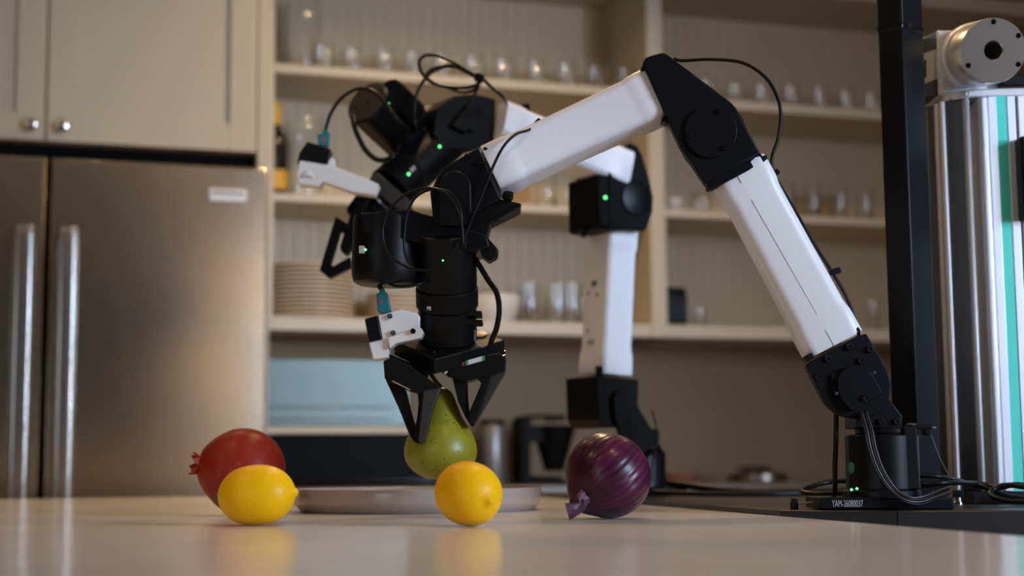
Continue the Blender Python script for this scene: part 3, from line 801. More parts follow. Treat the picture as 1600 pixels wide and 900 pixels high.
# wrist bracket
wb = obj('wrist_bracket', prism([(747.5, 230), (783, 311), (736, 335), (700, 350), (677, 347), (672, 300), (690, 264)], 1.660, .085), BRACKET, ra, bevel=.0015)
for u, v in ((729, 244), (749, 256), (765, 289)): bolt(u, v, 1.659, 3.4, wb)
obj('wrist_cap', prism([(686, 352)]+circ(711, 292, 25, 16, 180, 360)+[(737, 352)], 1.651, .010), BLACK, ra, bevel=.0012)
obj('cable_guard', prism([(736, 336), (782, 311), (815, 318), (811, 323), (766, 345), (760, 371), (728, 358)], 1.672, .06), BLACK2, ra, bevel=.001)
obj('guard_lip', prism([(770, 343), (808, 321), (809, 324), (772, 347)], 1.668, .01), BLACK2, ra)
clip(795, 302, 1.660, 14, 8, 10, ra, .03)
# pitch motor drum on the left
dc0, dc1 = PV(604, 446, 1.70), PV(604, 340, 1.70); dc1 = Vector((dc0.x, dc0.y, dc1.z))
rD = 56*k0(1.70); hD = dc1.z-dc0.z
obj('wrist_motor', lathe(dc0, ZU+RH*.03, [(0, 0), (rD*.80, 0), (rD*.93, .003), (rD*.99, .011), (rD, .02), (rD, hD-.004), (rD*.97, hD), (0, hD)], 44), BLACK, ra, smooth=40)
obj('motor_bracket', prism([(562, 333), (640, 326), (760, 366), (766, 386), (735, 395), (570, 363)], 1.664, .08), BRACKET, ra, bevel=.002)
ml = obj('motor_port', prism([(561, 384), (569, 384), (569, 395), (561, 395)], 1.654, .008), mat('port_white', (.4, .4, .38), .5), ra, label='small pale connector port')
led(571, 390, 1.655, 2.6, ra); led(692, 407, 1.645, 1.8, ra)
led(669.5, 484, 1.640, 2.5, ra, LEDD)
obj('port_tag', prism([(667, 479), (673, 479), (673, 485), (667, 485)], 1.640, .004), mat('port_white', (.4, .4, .38), .5), ra)
obj('knob_bracket', prism([(748, 372), (763, 372), (779, 390), (777, 400), (764, 408), (752, 398)], 1.672, .03), BLACK2, ra, bevel=.0015)
# tool: tilted cylinder and gripper body
TI, PS = math.radians(24), math.radians(38)
T = (ZU*math.cos(TI)-FH*math.sin(TI)).normalized()           # tool axis, up
Fp = (FH*math.cos(TI)+ZU*math.sin(TI)).normalized()
Lx = (RH*math.cos(PS)+Fp*math.sin(PS)).normalized()
Wx = (-RH*math.sin(PS)+Fp*math.cos(PS)).normalized()
DG = 1.735
gc = PV(700, 531, DG)                                         # tool cylinder foot
kg = k0(DG)
def tcyl(h0, h1, r, name, mt, ch=.0015): return obj(name, cyl(gc+T*h0, gc+T*h1, r*kg, 40, ch), mt, ra)
tcyl(0, .040, 45.5, 'tool_collar', BLACK)
tcyl(.040, .063, 48.5, 'tool_ring', BLACK2)
tcyl(.063, .128, 47, 'tool_motor', BLACK)
obj('latch', obox(PV(742, 492, 1.66), RH, FH, ZU, 22*kg, .03, 8*kg, obox(PV(742, 505, 1.66), RH, FH, ZU, 24*kg, .03, 7*kg)), BLACK2, ra, bevel=.001)
gb = obj('gripper_body', obox(gc-T*.009-Wx*.002, Lx, Wx, T, .098, .080, .018), BLACK2, ra, bevel=.0015)
for i, j in ((-.8, -.75), (-.8, .75), (.8, .75)):
    c_ = gc+Lx*i*.046+Wx*j*.035
    obj('bolt', lathe(c_-T*.001, T, [(.0028, 0), (.0028, .002), (.0018, .002), (.0012, .001), (0, .001)], 12), STEELB, gb)
obj('bearing_disc', lathe(gc+Lx*.036-Wx*.008, T, [(.011, 0), (.011, .0015), (.008, .002), (0, .002)], 20), STEELB, gb)
for dz_ in (0.004, -.001):
    c_ = gc-T*(.020-dz_)-Wx*.036+Lx*.010
    obj('slide_rail', obox(c_, Lx, Wx, T, .086, .004, .0025), CHROME, gb, label='bright steel slide rail')
# left finger
DF = 1.680
lf = obj('gripper_finger', prism([(599, 564), (612, 558), (640, 570), (664, 588), (690, 606), (655, 615), (640, 611), (601, 592)], DF, .045), BLACK2, ra, bevel=.0012)
obj('slide_block', prism([(606, 552), (640, 566), (664, 572), (668, 582), (664, 598), (640, 584), (610, 566)], 1.706, .035), BLACK2, lf, bevel=.001)
obj('outer_strut', prism([(600, 588), (622, 600), (633, 609), (649, 672), (657, 694), (646, 690), (638, 676), (624, 640)], DF+.012, .022), BLACK2, lf, bevel=.001)
obj('inner_strut', prism([(652, 610), (662, 612), (664, 640), (657, 694), (647, 676), (652, 650), (654, 630)], DF+.003, .018), BLACK2, lf, bevel=.001)
obj('grip_pad', prism([(661, 610), (689, 606), (676, 640), (664, 690), (656, 695), (653, 688)], DF-.002, .022), PADM, lf, bevel=.0015)
obj('steel_pin', cyl(PV(613, 595, DF-.001), PV(641, 609, DF-.001), .0009, 8), CHROME, lf)
# right finger
DR = 1.70
rf = obj('gripper_finger', prism([(695, 571), (708, 563), (727, 566), (757, 556), (780, 551), (791, 560), (789, 580), (752, 590), (725, 597), (696, 586)], DR, .045), BLACK2, ra, bevel=.0012)
obj('inner_strut', prism([(707, 592), (730, 592), (730, 640), (728, 648), (737, 656), (737, 667), (727, 652), (716, 628)], DR+.006, .03), BLACK2, rf, bevel=.001)
obj('outer_strut', prism([(752, 588), (771, 583), (746, 650), (738, 667), (728, 648), (734, 642), (750, 604), (752, 598), (746, 591)], DR+.006, .028), BLACK2, rf, bevel=.001)
obj('outer_plate', prism([(770, 583), (789, 579), (788, 584), (742, 664), (738, 667), (746, 650)], DR+.010, .024), PADM, rf, bevel=.0008)
bm = prism([(728, 563.5), (757, 555.5), (757, 563), (728, 571)], DR-.0008, .0008)
obj('sticker', bm, STKR, rf, label='white and green sticker')
obj('sticker_end', prism([(727.5, 563.6), (731.5, 562.5), (731.5, 570.2), (727.5, 571.2)], DR-.0011, .0008), GREEN, rf, label='green sticker end')
obj('sticker_end', prism([(753.5, 556.4), (757.5, 555.3), (757.5, 563), (753.5, 564.1)], DR-.0011, .0008), GREEN, rf, label='green sticker end')
obj('red_mark', prism([(722, 566), (726, 565), (726, 571), (722, 572)], DR-.0008, .0008), mat('red_mark', (.25, .03, .02), .5), rf)
# wrist camera of the near arm
DC = 1.69
cm1 = obj('camera_mount', prism([(590, 493), (628, 483), (652, 490), (656, 494), (655, 515), (640, 520), (624, 527), (608, 533), (606, 559), (583, 562), (576, 535), (597, 530)], DC, .030), WHITE2, ra, bevel=.0012, label='white camera bracket')
obj('mount_arm', prism([(606, 527), (625, 521), (640, 515), (658, 512), (662, 519), (658, 528), (640, 532), (620, 536), (608, 545)], DC-.006, .026), WHITE2, cm1, bevel=.0012)
obj('camera_body', prism([(569.5, 498), (590, 493), (597, 530), (576.5, 534.5)], DC-.003, .034), BLACK, cm1, bevel=.0015, label='black camera cube')
for u, v in ((609.5, 494.5), (614.5, 520.5)): bolt(u, v, DC-.0015, 4.6, cm1, CHROME)
bolt(645.5, 517.5, DC-.008, 4.2, cm1, BLACK)
cn = obj('plug', prism([(588, 459), (593, 457), (593, 451), (600, 450), (601, 456), (605, 457), (611, 486), (598, 490), (590, 487)], DC+.004, .012), TEAL, cm1, bevel=.001, label='teal plug')
obj('plug_cable', tube([PV(595, 452, DC+.01), PV(593, 446, DC+.01), PV(592, 440, DC+.012), PV(596, 430, DC+.03)], .0028, 8), RUBBER, cm1)
# cables of the near arm
def cable(pts, D, rpx, name='cable', par=None, dz=None, flat=None, mt=RUBBER, label=None):
    P_ = [PV(q[0], q[1], q[2] if len(q) > 2 else D) for q in pts]
    return obj(name, tube(P_, rpx*k0(D), 8, flat=flat), mt, par or ra, smooth=180, label=label)
cable([(1052, 92, 1.70), (1068, 94.5), (1110, 92.5), (1160, 98), (1195, 120), (1214, 150), (1220, 180), (1216, 215), (1206, 248), (1211, 275), (1240, 325), (1270, 378), (1300, 425), (1325, 470), (1341, 520), (1345, 545, 1.72)], 1.70, 2.9)
obj('cable_tie', obox(PV(1211, 271, 1.70), RH*.6-ZU*.8, FH, RH*.8+ZU*.6, 9*kg, .012, 12*kg), BLACK2, ra, bevel=.001)
obj('cable_tie', obox(PV(1304, 424, 1.70), RH*.9+ZU*.2, FH, RH*-.2+ZU*.9, 18*kg, .010, 9*kg), BLACK2, ra, bevel=.001)
obj('cable_tie', obox(PV(841, 192, 1.70), RH*.5-ZU*.5, FH, RH*.5+ZU*.5, 9*kg, .012, 11*kg), BLACK2, ra, bevel=.001)
cable([(930, 148, 1.69), (886, 171, 1.69), (838, 195, 1.69), (826, 203, 1.665), (806, 210, 1.655), (786, 230, 1.65), (768, 266), (752, 308), (736, 345), (724, 376), (716, 396)], 1.65, 2.3)
cable([(724, 384), (719, 340), (700, 305), (668, 294), (630, 306), (604, 338), (598, 370), (612, 402), (650, 421), (690, 416), (718, 392)], 1.625, 2.4)
cable([(722, 378), (720, 330), (704, 302), (675, 296), (648, 310), (634, 345), (632, 390), (640, 412)], 1.635, 2.2)
obj('cable_tie', obox(PV(723, 384, 1.635), RH, FH, ZU, 11*kg, .012, 12*kg), BLACK2, ra, bevel=.001)
cable([(742, 404, 1.69), (752, 420, 1.685), (763, 438, 1.68), (776, 458, 1.67), (780, 484, 1.665), (776, 512, 1.67), (769, 530, 1.68), (764, 548, 1.69)], 1.67, 4, flat=(8.5*kg, .0018), label='flat ribbon cable')
cable([(603, 440, 1.68), (620, 447, 1.675), (650, 445, 1.67), (668, 440, 1.68)], 1.67, 2.4)
cable([(742, 515, 1.66), (743, 535, 1.665), (752, 542, 1.68), (764, 538, 1.70)], 1.66, 1.5, mt=mat('wire_grey', (.12, .12, .13), .4))
for k in range(4):
    o_ = k*4.0
    cable([(1343+o_*.9, 643, 1.655), (1351+o_, 672, 1.648), (1357+o_, 702, 1.645), (1369+o_, 735, 1.645), (1388+o_, 764, 1.645), (1412+o_*.8, 783-o_*.5, 1.645), (1437+o_*.4, 788-o_, 1.65), (1462, 780-o_, 1.66), (1484, 772-o_, 1.675)], 1.645, 1.6, 'wire', mt=(RUBBER, mat('wire_brown', (.05, .035, .03), .3))[k % 2])
cable([(1306.5, 645, 1.70), (1306, 690, 1.70), (1304.5, 730, 1.70), (1304.5, 764, 1.705), (1303, 776, 1.71)], 1.70, 4)
cable([(1462, 668, 1.72), (1452, 670, 1.70), (1458, 690, 1.72), (1468, 716, 1.75), (1482, 742, 1.8)], 1.72, 1.2, mt=mat('wire_grey', (.12, .12, .13), .4))
obj('cable_clamp', obox(PV(1436, 666, 1.69), RH, FH, ZU, 34*kg, .02, 8*kg, obox(PV(1447, 674, 1.69), RH, FH, ZU, 10*kg, .015, 12*kg)), BLACK2, ra, bevel=.001)
obj('clamp_screw', cyl(PV(1418, 663, 1.675), PV(1431, 663, 1.675), .0012, 8), CHROME, ra)

# loose cables on the table (each a thing of its own)
def tcable(pts, D, r, label):
    P_ = [PV(q[0], q[1], q[2] if len(q) > 2 else D) for q in pts]
    for p_ in P_:
        if p_.z < TZ+r+.0005: p_.z = TZ+r+.0005
    return tag(obj('loose_cable', tube(P_, r, 8), RUBBER, smooth=180), label, 'cable')
tcable([(1330, 750, 1.85), (1290, 754, 1.85), (1262, 762, 1.83), (1253, 768, 1.80), (1270, 772, 1.78), (1300, 772, 1.775), (1318, 770, 1.775)], 1.8, .0032, 'black cable looping at the left foot of the nearer robot arm')
tcable([(1432, 743, 1.765), (1470, 745, 1.765), (1510, 754, 1.80), (1545, 764, 1.79), (1580, 776, 1.78), (1640, 782, 1.76)], 1.8, .0028, 'black cable running from the nearer arm base to the right in a low arch')
tcable([(1440, 758, 1.76), (1480, 754, 1.76), (1530, 756, 1.80), (1560, 762, 1.79), (1590, 757, 1.785), (1640, 764, 1.78)], 1.8, .0032, 'black cable snaking in front of the aluminium rail')
tcable([(1640, 768, 1.765), (1600, 761, 1.765), (1570, 758, 1.77), (1552, 765, 1.77), (1548, 774, 1.76), (1570, 782, 1.745), (1640, 786, 1.73)], 1.8, .0030, 'black cable doubled back in a tight bend at right')
tcable([(1010, 752, 2.56), (1060, 757, 2.5), (1120, 765, 2.45), (1190, 769, 2.42), (1262, 768, 2.42), (1330, 766, 2.42)], 2.45, .0055, 'thick black cable lying along the back of the black table')
tcable([(1015, 768, 2.36), (1080, 771, 2.35), (1150, 772, 2.35), (1230, 772, 2.36), (1320, 770, 2.40)], 2.35, .0042, 'thinner black cable lying in front of the thick one on the table')
st = thing('table_standoff', 'small black post with thin steel rod on the table edge', 'standoff', LZ(0, 0, 0)+Vector((PV(1241, 790, 1.70).x, PV(1241, 790, 1.70).y, TZ)))
s0 = wloc(st)
obj('post', lathe(s0, ZU, [(0, 0), (.0045, 0), (.0045, .008), (.0035, .009), (.0035, .012), (0, .0125)], 14), BLACK, st)
obj('rod', cyl(s0+Vector((0, 0, .006)), PV(1282, 784, 1.70), .0011, 8), CHROME, st)
sc_ = thing('cable_connector', 'small silver and black connector on the table behind the base plate', 'connector', Vector((PV(1497, 780, 1.85).x, PV(1497, 780, 1.85).y, TZ)))
s0 = wloc(sc_)
obj('barrel', lathe(s0, ZU, [(0, 0), (.006, 0), (.006, .003), (.0045, .004), (.0045, .008), (0, .008)], 16), CHROME, sc_)
obj('housing', obox(s0+Vector((0, 0, .0125)), RH, FH, ZU, .011, .011, .009), BLACK, sc_, bevel=.001)
a_ = PV(1594, 780, 1.82)
tag(obj('cable_plug', obox(Vector((a_.x, a_.y, TZ+.0065)), RH, FH, ZU, .020, .012, .011), BLACK2, bevel=.0015), 'small black plug lying on the table at the right edge', 'plug')

# ================================================================== FAR ROBOT ARM
phi = math.radians(33)
NF = (RH*math.sin(phi)-FH*math.cos(phi)).normalized()        # its broad side looks right and towards the camera
RF = (-RH*math.cos(phi)-FH*math.sin(phi)).normalized()       # it reaches left and towards the camera
DA = 2.50
fb = PV(1002, 750, 2.52); fb.z = TZ
ra2 = thing('tabletop_robot', 'farther white and black robot arm reaching left behind the first one', 'robot arm', fb)
k2 = k0(DA)
obj('base_plate', obox(fb+Vector((0, 0, .0065)), RF, NF, ZU, .11, .10, .013), MATTE, ra2, bevel=.0015)
obj('base_motor', cyl(fb+Vector((0, 0, .013)), fb+Vector((0, 0, .073)), .040, 36, .002), BLACK, ra2)
obj('turntable', cyl(fb+Vector((0, 0, .073)), fb+Vector((0, 0, .082)), .033, 32, .001), MATTE, ra2)
OS = PV(965, 630, 2.46)
obj('shoulder_block', prismL([(933, 587), (998, 593), (997, 632), (985, 655), (966, 668), (946, 668), (936, 655)], OS, NF, .088), MATTE, ra2, bevel=.0015)
obj('shoulder_drum', cyl(PL(966, 632, OS, NF)-NF*.004, PL(966, 632, OS, NF)-NF*.09, .034, 36, .002), BLACK, ra2)
obj('shoulder_yoke', prismL([(960, 622), (964, 612), (971, 608), (980, 609), (988, 616), (1000, 640), (1022, 676), (1028, 704), (1026, 712), (985, 714), (975, 690), (962, 650)], OS+NF*.012, NF, .012), MATTE, ra2, bevel=.0012)
obj('yoke_foot', prismL([(980, 690), (1026, 690), (1030, 716), (978, 716)], OS+NF*.01, NF, .07), MATTE, ra2, bevel=.0012)
obj('cable_box', prismL([(1010, 668), (1031, 672), (1030, 735), (1010, 735)], OS-NF*.02, NF, .04), MATTE, ra2, bevel=.002)
l2 = obj('upper_link', white_link(PV(945.5, 586, 2.50), PV(956.5, 359, 2.50), NF, .0310, .0305, .038, .037, .010), WHITE, ra2, smooth=50, label='white upper arm shell')
# slots on its left face
Lc = PV(946, 586, 2.50); Lt = PV(956, 359, 2.50); axL = (Lt-Lc)
for fr_, off, hh in ((.62, .008, .009), (.62, .016, .009), (.56, -.003, .004), (.54, .022, .004), (.22, .006, .009), (.22, .016, .009), (.30, .000, .004), (.14, .020, .004), (.12, -.002, .004)):
    c_ = Lc+axL*fr_+RF*.0291+NF*(off-.014)
    obj('slot', obox(c_, NF, RF, axL, .0032, .003, hh), BLACK, l2)
OE = PV(985, 300, 2.44)
e2 = obj('elbow_block', prismL([(951, 262), (962, 240), (985, 222), (996, 228), (1003, 240), (1014, 275), (1021, 308), (1020, 332), (1010, 360), (953, 356)], OE, NF, .09), MATTE, ra2, bevel=.002)
obj('elbow_drum', cyl(PL(988, 308, OE, NF)-NF*.01, PL(988, 308, OE, NF)-NF*.088, .041, 36, .002), MATTE, ra2)
obj('elbow_shell', obox(PL(962, 316, OE, NF)-NF*.045+RF*.006, RF, NF, ZU, .055, .085, .088), MATTE, ra2, bevel=.006)
c_ = PL(993, 310, OE, NF)
obj('elbow_cap', lathe(c_, NF, [(.029, -.002), (.029, .003), (.027, .004), (0, .004)], 36), BLACK, ra2)
led(946, 308.5, 2.385, 3.4, ra2)
for u, v in ((912, 362), (948, 353)):
    obj('clip', obox(PV(u, v, 2.44), RH, FH, ZU, .009, .02, .016), MATTE, ra2, bevel=.001)
obj('clip', obox(PV(936, 580, 2.44), RH, FH, ZU, .011, .02, .016), MATTE, ra2, bevel=.001)
# far forearm
fA, fB = PV(968, 268, 2.47), PV(772, 190, 2.345)
f2 = obj('forearm', white_link(fA, fB, NF, .030, .0285, .037, .036, .010), WHITE, ra2, smooth=50, label='white forearm shell')
obj('clip', obox(PV(822, 168, 2.36), RH, FH, ZU, .013, .014, .010), MATTE, ra2, bevel=.001)
# far wrist
OW = PV(735, 190, 2.31)
obj('wrist_bracket', prismL([(682, 170), (712, 149), (742, 146), (775, 155), (772, 225), (735, 236), (700, 232), (676, 210)], OW, NF, .085), MATTE, ra2, bevel=.002)
obj('wrist_cap', prismL([(706, 196), (735, 160), (742, 157), (750, 159), (754, 166), (752, 178), (741, 206), (733, 202), (728, 208), (720, 203)], OW+NF*.011, NF, .012), MATTE, ra2, bevel=.0012)
kw = k0(2.3)
def pcyl(u0, v0, D0, u1, v1, D1_, rpx, name, mt, ch=.002):
    return obj(name, cyl(PV(u0, v0, D0), PV(u1, v1, D1_), rpx*kw, 40, ch), mt, ra2)
pcyl(704, 208, 2.34, 634, 273, 2.28, 39, 'tool_motor', BLACK)
pcyl(636, 271, 2.282, 608, 297, 2.26, 37, 'tool_ring', MATTE)
pcyl(668, 190, 2.35, 640, 210, 2.30, 30, 'wrist_joint', BLACK)
m2 = pcyl(573, 159, 2.235, 634, 217, 2.31, 38, 'wrist_motor', BLACK, .003)
e0_, e1_ = PV(573, 159, 2.235), PV(634, 217, 2.31); ed_ = (e1_-e0_).normalized()
obj('motor_lit_face', lathe(e0_-ed_*.0012, ed_, [(0, 0), (34*kw, 0), (35*kw, .0008), (35*kw, .004), (0, .004)], 40), GUN, ra2, label='brownish round end face with lit tone in its colour')  # lighter disc over the motor end, light on that face put into colour
obj('motor_bracket', prism([(596, 131), (606, 124), (618, 122), (627, 127), (662, 163), (668, 180), (648, 200), (640, 190), (601, 150)], 2.235, .06), MATTE, ra2, bevel=.004)
for u, v in ((594, 140), (574, 161), (555, 169)):
    bolt(u, v, 2.222, 2.4, ra2)
led(607, 161.5, 2.222, 2.2, ra2); led(687, 229, 2.25, 2.8, ra2); led(638.5, 272, 2.235, 3, ra2)
obj('port_tag', prism([(600, 158), (604, 157), (606, 163), (602, 164)], 2.222, .003), mat('port_white', (.4, .4, .38), .5), ra2)
obj('port_tag', prism([(640, 264), (647, 258), (650, 263), (643, 270)], 2.232, .003), mat('port_white', (.4, .4, .38), .5), ra2)
# far gripper
g2 = obj('gripper_body', prism([(570, 288), (585, 270), (592, 271), (641, 313), (637, 331), (618, 324)], 2.215, .07), GUN, ra2, bevel=.002)
obj('gripper_plate', prism([(556, 300), (572, 290), (630, 330), (600, 352), (560, 345)], 2.232, .05), BLACK, ra2, bevel=.002)
obj('slide_rail', obox((PV(583, 305, 2.214)+PV(607, 328, 2.214))/2, PV(607, 328, 2.214)-PV(583, 305, 2.214), FH, RH*.7+ZU*.7, .032, .003, .003), CHROME, g2, label='bright steel slide rail')
fg = obj('gripper_finger', prism([(571, 284), (580, 288), (584, 300), (572, 322), (560, 352), (548, 388), (541, 398), (532, 392), (531, 384), (548, 332)], 2.20, .03), MATTE, ra2, bevel=.003)
obj('finger_frame', prism([(543, 322), (560, 300), (566, 308), (552, 334), (541, 332)], 2.21, .03), MATTE, fg, bevel=.002)
tr = obj('gripper_finger', prism([(524, 338), (541, 348), (547, 356), (536, 362), (531, 360), (516, 412), (520, 416), (547, 401), (548, 417), (514, 434), (499, 422)], 2.19, .022), MATTE, ra2, bevel=.0012)
# far wrist camera
c2 = obj('camera_mount', prism([(468, 251), (474, 248), (506, 257), (512, 254), (516, 246), (521, 246), (520, 259), (530, 263), (572, 279), (592, 288), (585, 304), (551, 300), (504, 283), (497, 291), (466, 287), (463, 274)], 2.17, .030), WHITE2, ra2, bevel=.0012, label='white camera bracket')
obj('camera_body', prism([(464, 255), (468, 238), (480, 221), (516, 232), (512, 257), (468, 250)], 2.168, .034), BLACK, c2, bevel=.002, label='black camera cube')
la_ = (-FH*.55-ZU*.85).normalized(); lc_ = PV(481, 281, 2.176)
lb_ = obj('lens_barrel', lathe(lc_, la_, [(0, -.012), (.0125, -.012), (.0125, .002), (.0105, .0025), (.0098, -.002), (0, -.002)], 24), WHITE2, c2)
obj('lens', lathe(lc_, la_, [(0, -.004), (.0096, -.004), (.0096, -.0015), (.006, -.0008), (0, -.0004)], 22), BLACK, c2, label='round black lens')
obj('plug', prism([(496, 210), (503, 209), (504, 203), (512, 203), (515, 208), (513, 229), (497, 227)], 2.175, .012), TEAL, c2, bevel=.001, label='teal plug')
obj('plug_mark', prism([(503, 216), (510, 216), (509, 221), (502, 221)], 2.1745, .001), PINK, c2)
obj('plug_mark', prism([(591.5, 468), (597, 467), (598, 473), (592.5, 474)], DC+.0035, .001), PINK, cm1)
def cable2(pts, D, rpx, flat=None, label=None):
    P_ = [PV(q[0], q[1], q[2] if len(q) > 2 else D) for q in pts]
    return obj('cable', tube(P_, rpx*1.15*k0(D), 8, flat=flat), RUBBER, ra2, smooth=180, label=label)
cable2([(509, 205, 2.18), (511, 195, 2.18), (518, 175), (534, 153), (555, 140), (574, 139), (590, 148), (604, 165), (622, 188), (645, 206, 2.24)], 2.18, 2.6)
cable2([(551, 180, 2.2), (553, 195), (559, 212), (570, 233), (586, 248), (602, 250), (616, 241), (628, 224, 2.25)], 2.19, 3.4, flat=(8*kw, .004), label='flat ribbon cable')
cable2([(652, 210, 2.24), (649, 195), (647, 172), (653, 142), (669, 118), (692, 105), (715, 106), (738, 118), (752, 125)], 2.22, 2.5)
cable2([(749, 121), (725, 108), (705, 96), (682, 87), (664, 87), (655, 97), (660, 115), (678, 130), (700, 136), (725, 137), (745, 132), (753, 122)], 2.21, 2.5)
cable2([(665, 120), (672, 110), (690, 104), (712, 103), (735, 114), (752, 122), (770, 138), (784, 150), (792, 162, 2.28)], 2.225, 2.3)
cable2([(700, 137), (722, 144), (738, 142), (748, 134), (742, 146), (734, 158), (728, 172, 2.24)], 2.215, 2.2)
obj('cable_tie', obox(PV(749, 122, 2.21), RH*.9-ZU*.4, FH, RH*.4+ZU*.9, 13*kw, .012, 12*kw), MATTE, ra2, bevel=.001)
cable2([(1018, 640, 2.42), (1024, 660), (1027, 685), (1022, 702), (1019, 725), (1018, 752)], 2.42, 1.3)
cable2([(983, 664, 2.41), (981, 680), (977, 697)], 2.41, 1.0)
obj('cable_tie', tube([PV(1004, 712, 2.42), PV(1018, 703, 2.41), PV(1029, 700, 2.42), PV(1031, 705, 2.43)], .0035, 8), MATTE, ra2, smooth=180)

# ================================================================== BLACK UPRIGHT POST
q0, q1, q2 = PV(1370, 20, 1.805), PV(1409, 20, 1.785), PV(1441.5, 20, 1.812)
vb = (q1-q0); vc = (q2-q1); vb.z = vc.z = 0
po = thing('upright_post', 'tall black square upright post behind the nearer arm base', 'post', Vector((q1.x, q1.y, TZ))+(vb*-1+vc)*.5)
def quadpost(z0, z1, g=0):
    ctr = q1+(vc-vb)/2
    P4 = [q0, q1, q2, q0+vc]
    return extrude([Vector((ctr.x+(p_.x-ctr.x)*(1+g), ctr.y+(p_.y-ctr.y)*(1+g), z0)) for p_ in P4], Vector((0, 0, z1-z0)))
zj = PV(1409, 38, 1.785).z
obj('lower_tube', quadpost(TZ, zj-.002), BLACK, po, bevel=.002)
obj('upper_tube', quadpost(zj+.002, 2.1), BLACK, po, bevel=.002)
obj('joint_band', quadpost(zj-.004, zj+.004, .03), BGLASS, po, bevel=.0008)
jc = q1+vc*.28; jn = Vector((vc.y, -vc.x, 0)).normalized()
if jn.dot(FH) > 0: jn = -jn
obj('band_clip', obox(Vector((jc.x, jc.y, zj))+jn*.0012, vc, jn, ZU, .007, .003, .006), CHROME, po)

# ================================================================== LINEAR ACTUATOR (aluminium rail with motor on top)
KD = .715
DLi = 2.60*KD
kl = k0(DLi)
dx = (RH*.93+FH*-.37*0+FH*.10).normalized(); dx.z = 0
# plan view: corner between the narrow left face and the front at u=1474 (top)
def LA(u, D):
    p_ = PV(u, 152, D if D == DLi else D*KD); return Vector((p_.x, p_.y, 0))
zb_, zt_ = PV(1510, 768, DLi).z, PV(1500, 152, DLi).z
zcap = PV(1500, 139, DLi).z
la = thing('linear_actuator', 'aluminium linear actuator column with teal belt stripe at right', 'actuator', Vector((LA(1540, DLi).x, LA(1540, DLi).y, TZ)))
def strip(u0, u1, D0, D1_, t, name, mt, bev=.002, z0=None, z1=None, label=None):
    a, b_ = LA(u0, D0), LA(u1, D1_)
    pts = [a, b_, b_+FH*t*KD, a+FH*t*KD]
    z0 = zb_ if z0 is None else z0; z1 = zt_ if z1 is None else z1
    return obj(name, extrude([p_+Vector((0, 0, z0)) for p_ in pts], Vector((0, 0, z1-z0))), mt, la, bevel=bev, label=label)
strip(1447, 1462, 2.665, 2.655, .05, 'back_plate', ALUD)
strip(1461, 1466, 2.645, 2.645, .05, 'back_plate_edge', ALU, .001)
strip(1466, 1472, 2.655, 2.650, .05, 'back_slot', BLACK, 0)
strip(1470.5, 1476, 2.628, 2.628, .06, 'rail_edge', ALU, .001)
strip(1475, 1507, 2.632, 2.612, .06, 'rail_web', ALUD, .001)
strip(1506, 1516, 2.602, 2.602, .06, 'rail_lip', ALU, .004)
strip(1516, 1531, 2.640, 2.640, .04, 'belt_slot', DARKGAP, 0)
strip(1530, 1544, 2.588, 2.588, .06, 'profile_lip', ALU, .004)
strip(1543, 1556.5, 2.592, 2.592, .06, 'profile_face', ALU, .001)
strip(1556, 1573, 2.5935, 2.5935, .05, 'belt_stripe', TEALB, 0, label='teal belt stripe')
strip(1572.5, 1586, 2.592, 2.592, .06, 'profile_face', ALU, .001)
strip(1586, 1590, 2.61, 2.61, .04, 'profile_slot', DARKGAP, 0)
strip(1590, 1650, 2.592, 2.592, .06, 'profile_face', ALU, .001)
strip(1474, 1512, 2.630, 2.600, .07, 'end_cap', ALU, .002, zt_, zcap)
strip(1512, 1650, 2.600, 2.590, .08, 'end_cap', ALU, .002, zt_, zcap)
bolt(1486, 154, 2.622*KD, 3.2, la, CHROME)
# dark carriage at the right edge
ca_, cb_ = LA(1592, 2.56), LA(1650, 2.56)
zc0, zc1 = PV(1596, 340, 2.56*KD).z, PV(1596, 212, 2.56*KD).z
obj('carriage', extrude([p_+Vector((0, 0, zc0)) for p_ in (ca_, cb_, cb_+FH*.03, ca_+FH*.03)], Vector((0, 0, zc1-zc0))), BLACK2, la, bevel=.003, label='black carriage block')
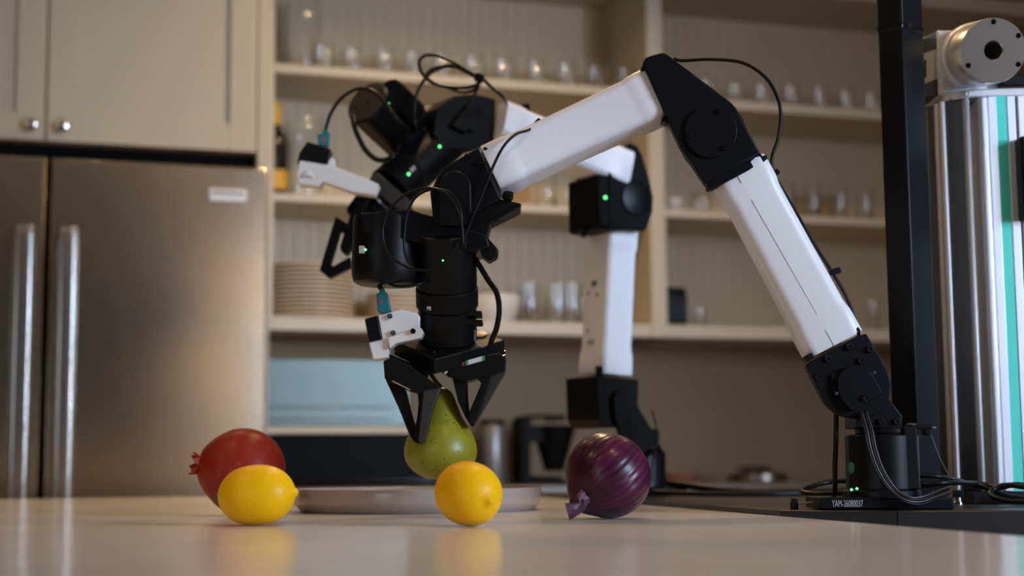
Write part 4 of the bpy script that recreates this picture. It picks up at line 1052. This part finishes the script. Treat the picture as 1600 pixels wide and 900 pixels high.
# motor block behind the flange
obj('motor_block', prism([(1441, 60), (1466, 47), (1468, 148), (1441, 155)], 2.66*KD, .07*KD), ALUD, la, bevel=.002)
mb_ = obj('motor_label', prism([(1441, 84), (1466, 76), (1467, 122), (1441, 132)], 2.659*KD, .001*KD), STKR, la, label='white motor label')
obj('label_mark', prism([(1444, 94), (1447, 93), (1447.5, 121), (1444.5, 122)], 2.6585*KD, .001*KD), BLACK, mb_)
obj('motor_flange', prism([(1465, 47), (1573, 47), (1573, 140), (1468, 147)], 2.63*KD, .012*KD), ALU, la, bevel=.002)
mc = PV(1552, 79, 2.50*KD); md = (RH*.32-FH*.94-ZU*.10).normalized()
mb0 = PV(1521, 87, 2.63*KD)
md = (mc-mb0).normalized()
Lm = (mc-mb0).length; rM = 53*k0(2.5*KD); rh = 14.5*k0(2.5*KD)
obj('flange_ring', lathe(mb0, md, [(rM*1.0, -.01), (rM*1.03, 0), (rM*1.03, .012), (rM*.99, .016), (0, .016)], 56), ALU, la)
obj('motor_neck', lathe(mb0, md, [(rM*.90, .012), (rM*.90, Lm*.45), (0, Lm*.45)], 48), BLACK, la)
obj('motor_hub', lathe(mb0, md, [(rM*.97, .030), (rM*.99, .032), (rM*.99, Lm-.003), (rM*.97, Lm), (rh+.0012, Lm), (rh, Lm-.001), (rh, Lm-.055), (0, Lm-.055)], 64), NICKEL, la, label='nickel plated motor hub with centre bore')
mA, mS, mT = frame_of(md)
for a_ in (90, 210, 330, 30):
    a_ = math.radians(a_)
    c_ = mc-mS*(rM*.86*math.cos(a_))-mT*(rM*.86*math.sin(a_))
    obj('screw_hole', lathe(c_-md*.004, md, [(.0033, 0), (.0033, .0042), (0, .0042)], 14), mat('hole_black', (.004, .004, .004), .8, spec=.02), la)
obj('coupling', obox(PV(1590, 128, 2.62*KD), RH, FH, ZU, .045, .02, .015), BLACK, la, bevel=.002)

fa_, fb_ = LA(1493, 2.585), LA(1660, 2.585)
obj('foot', extrude([p_+Vector((0, 0, TZ)) for p_ in (fa_, fb_, fb_+FH*.06, fa_+FH*.06)], Vector((0, 0, zb_-TZ))), BLACK2, la, bevel=.001)
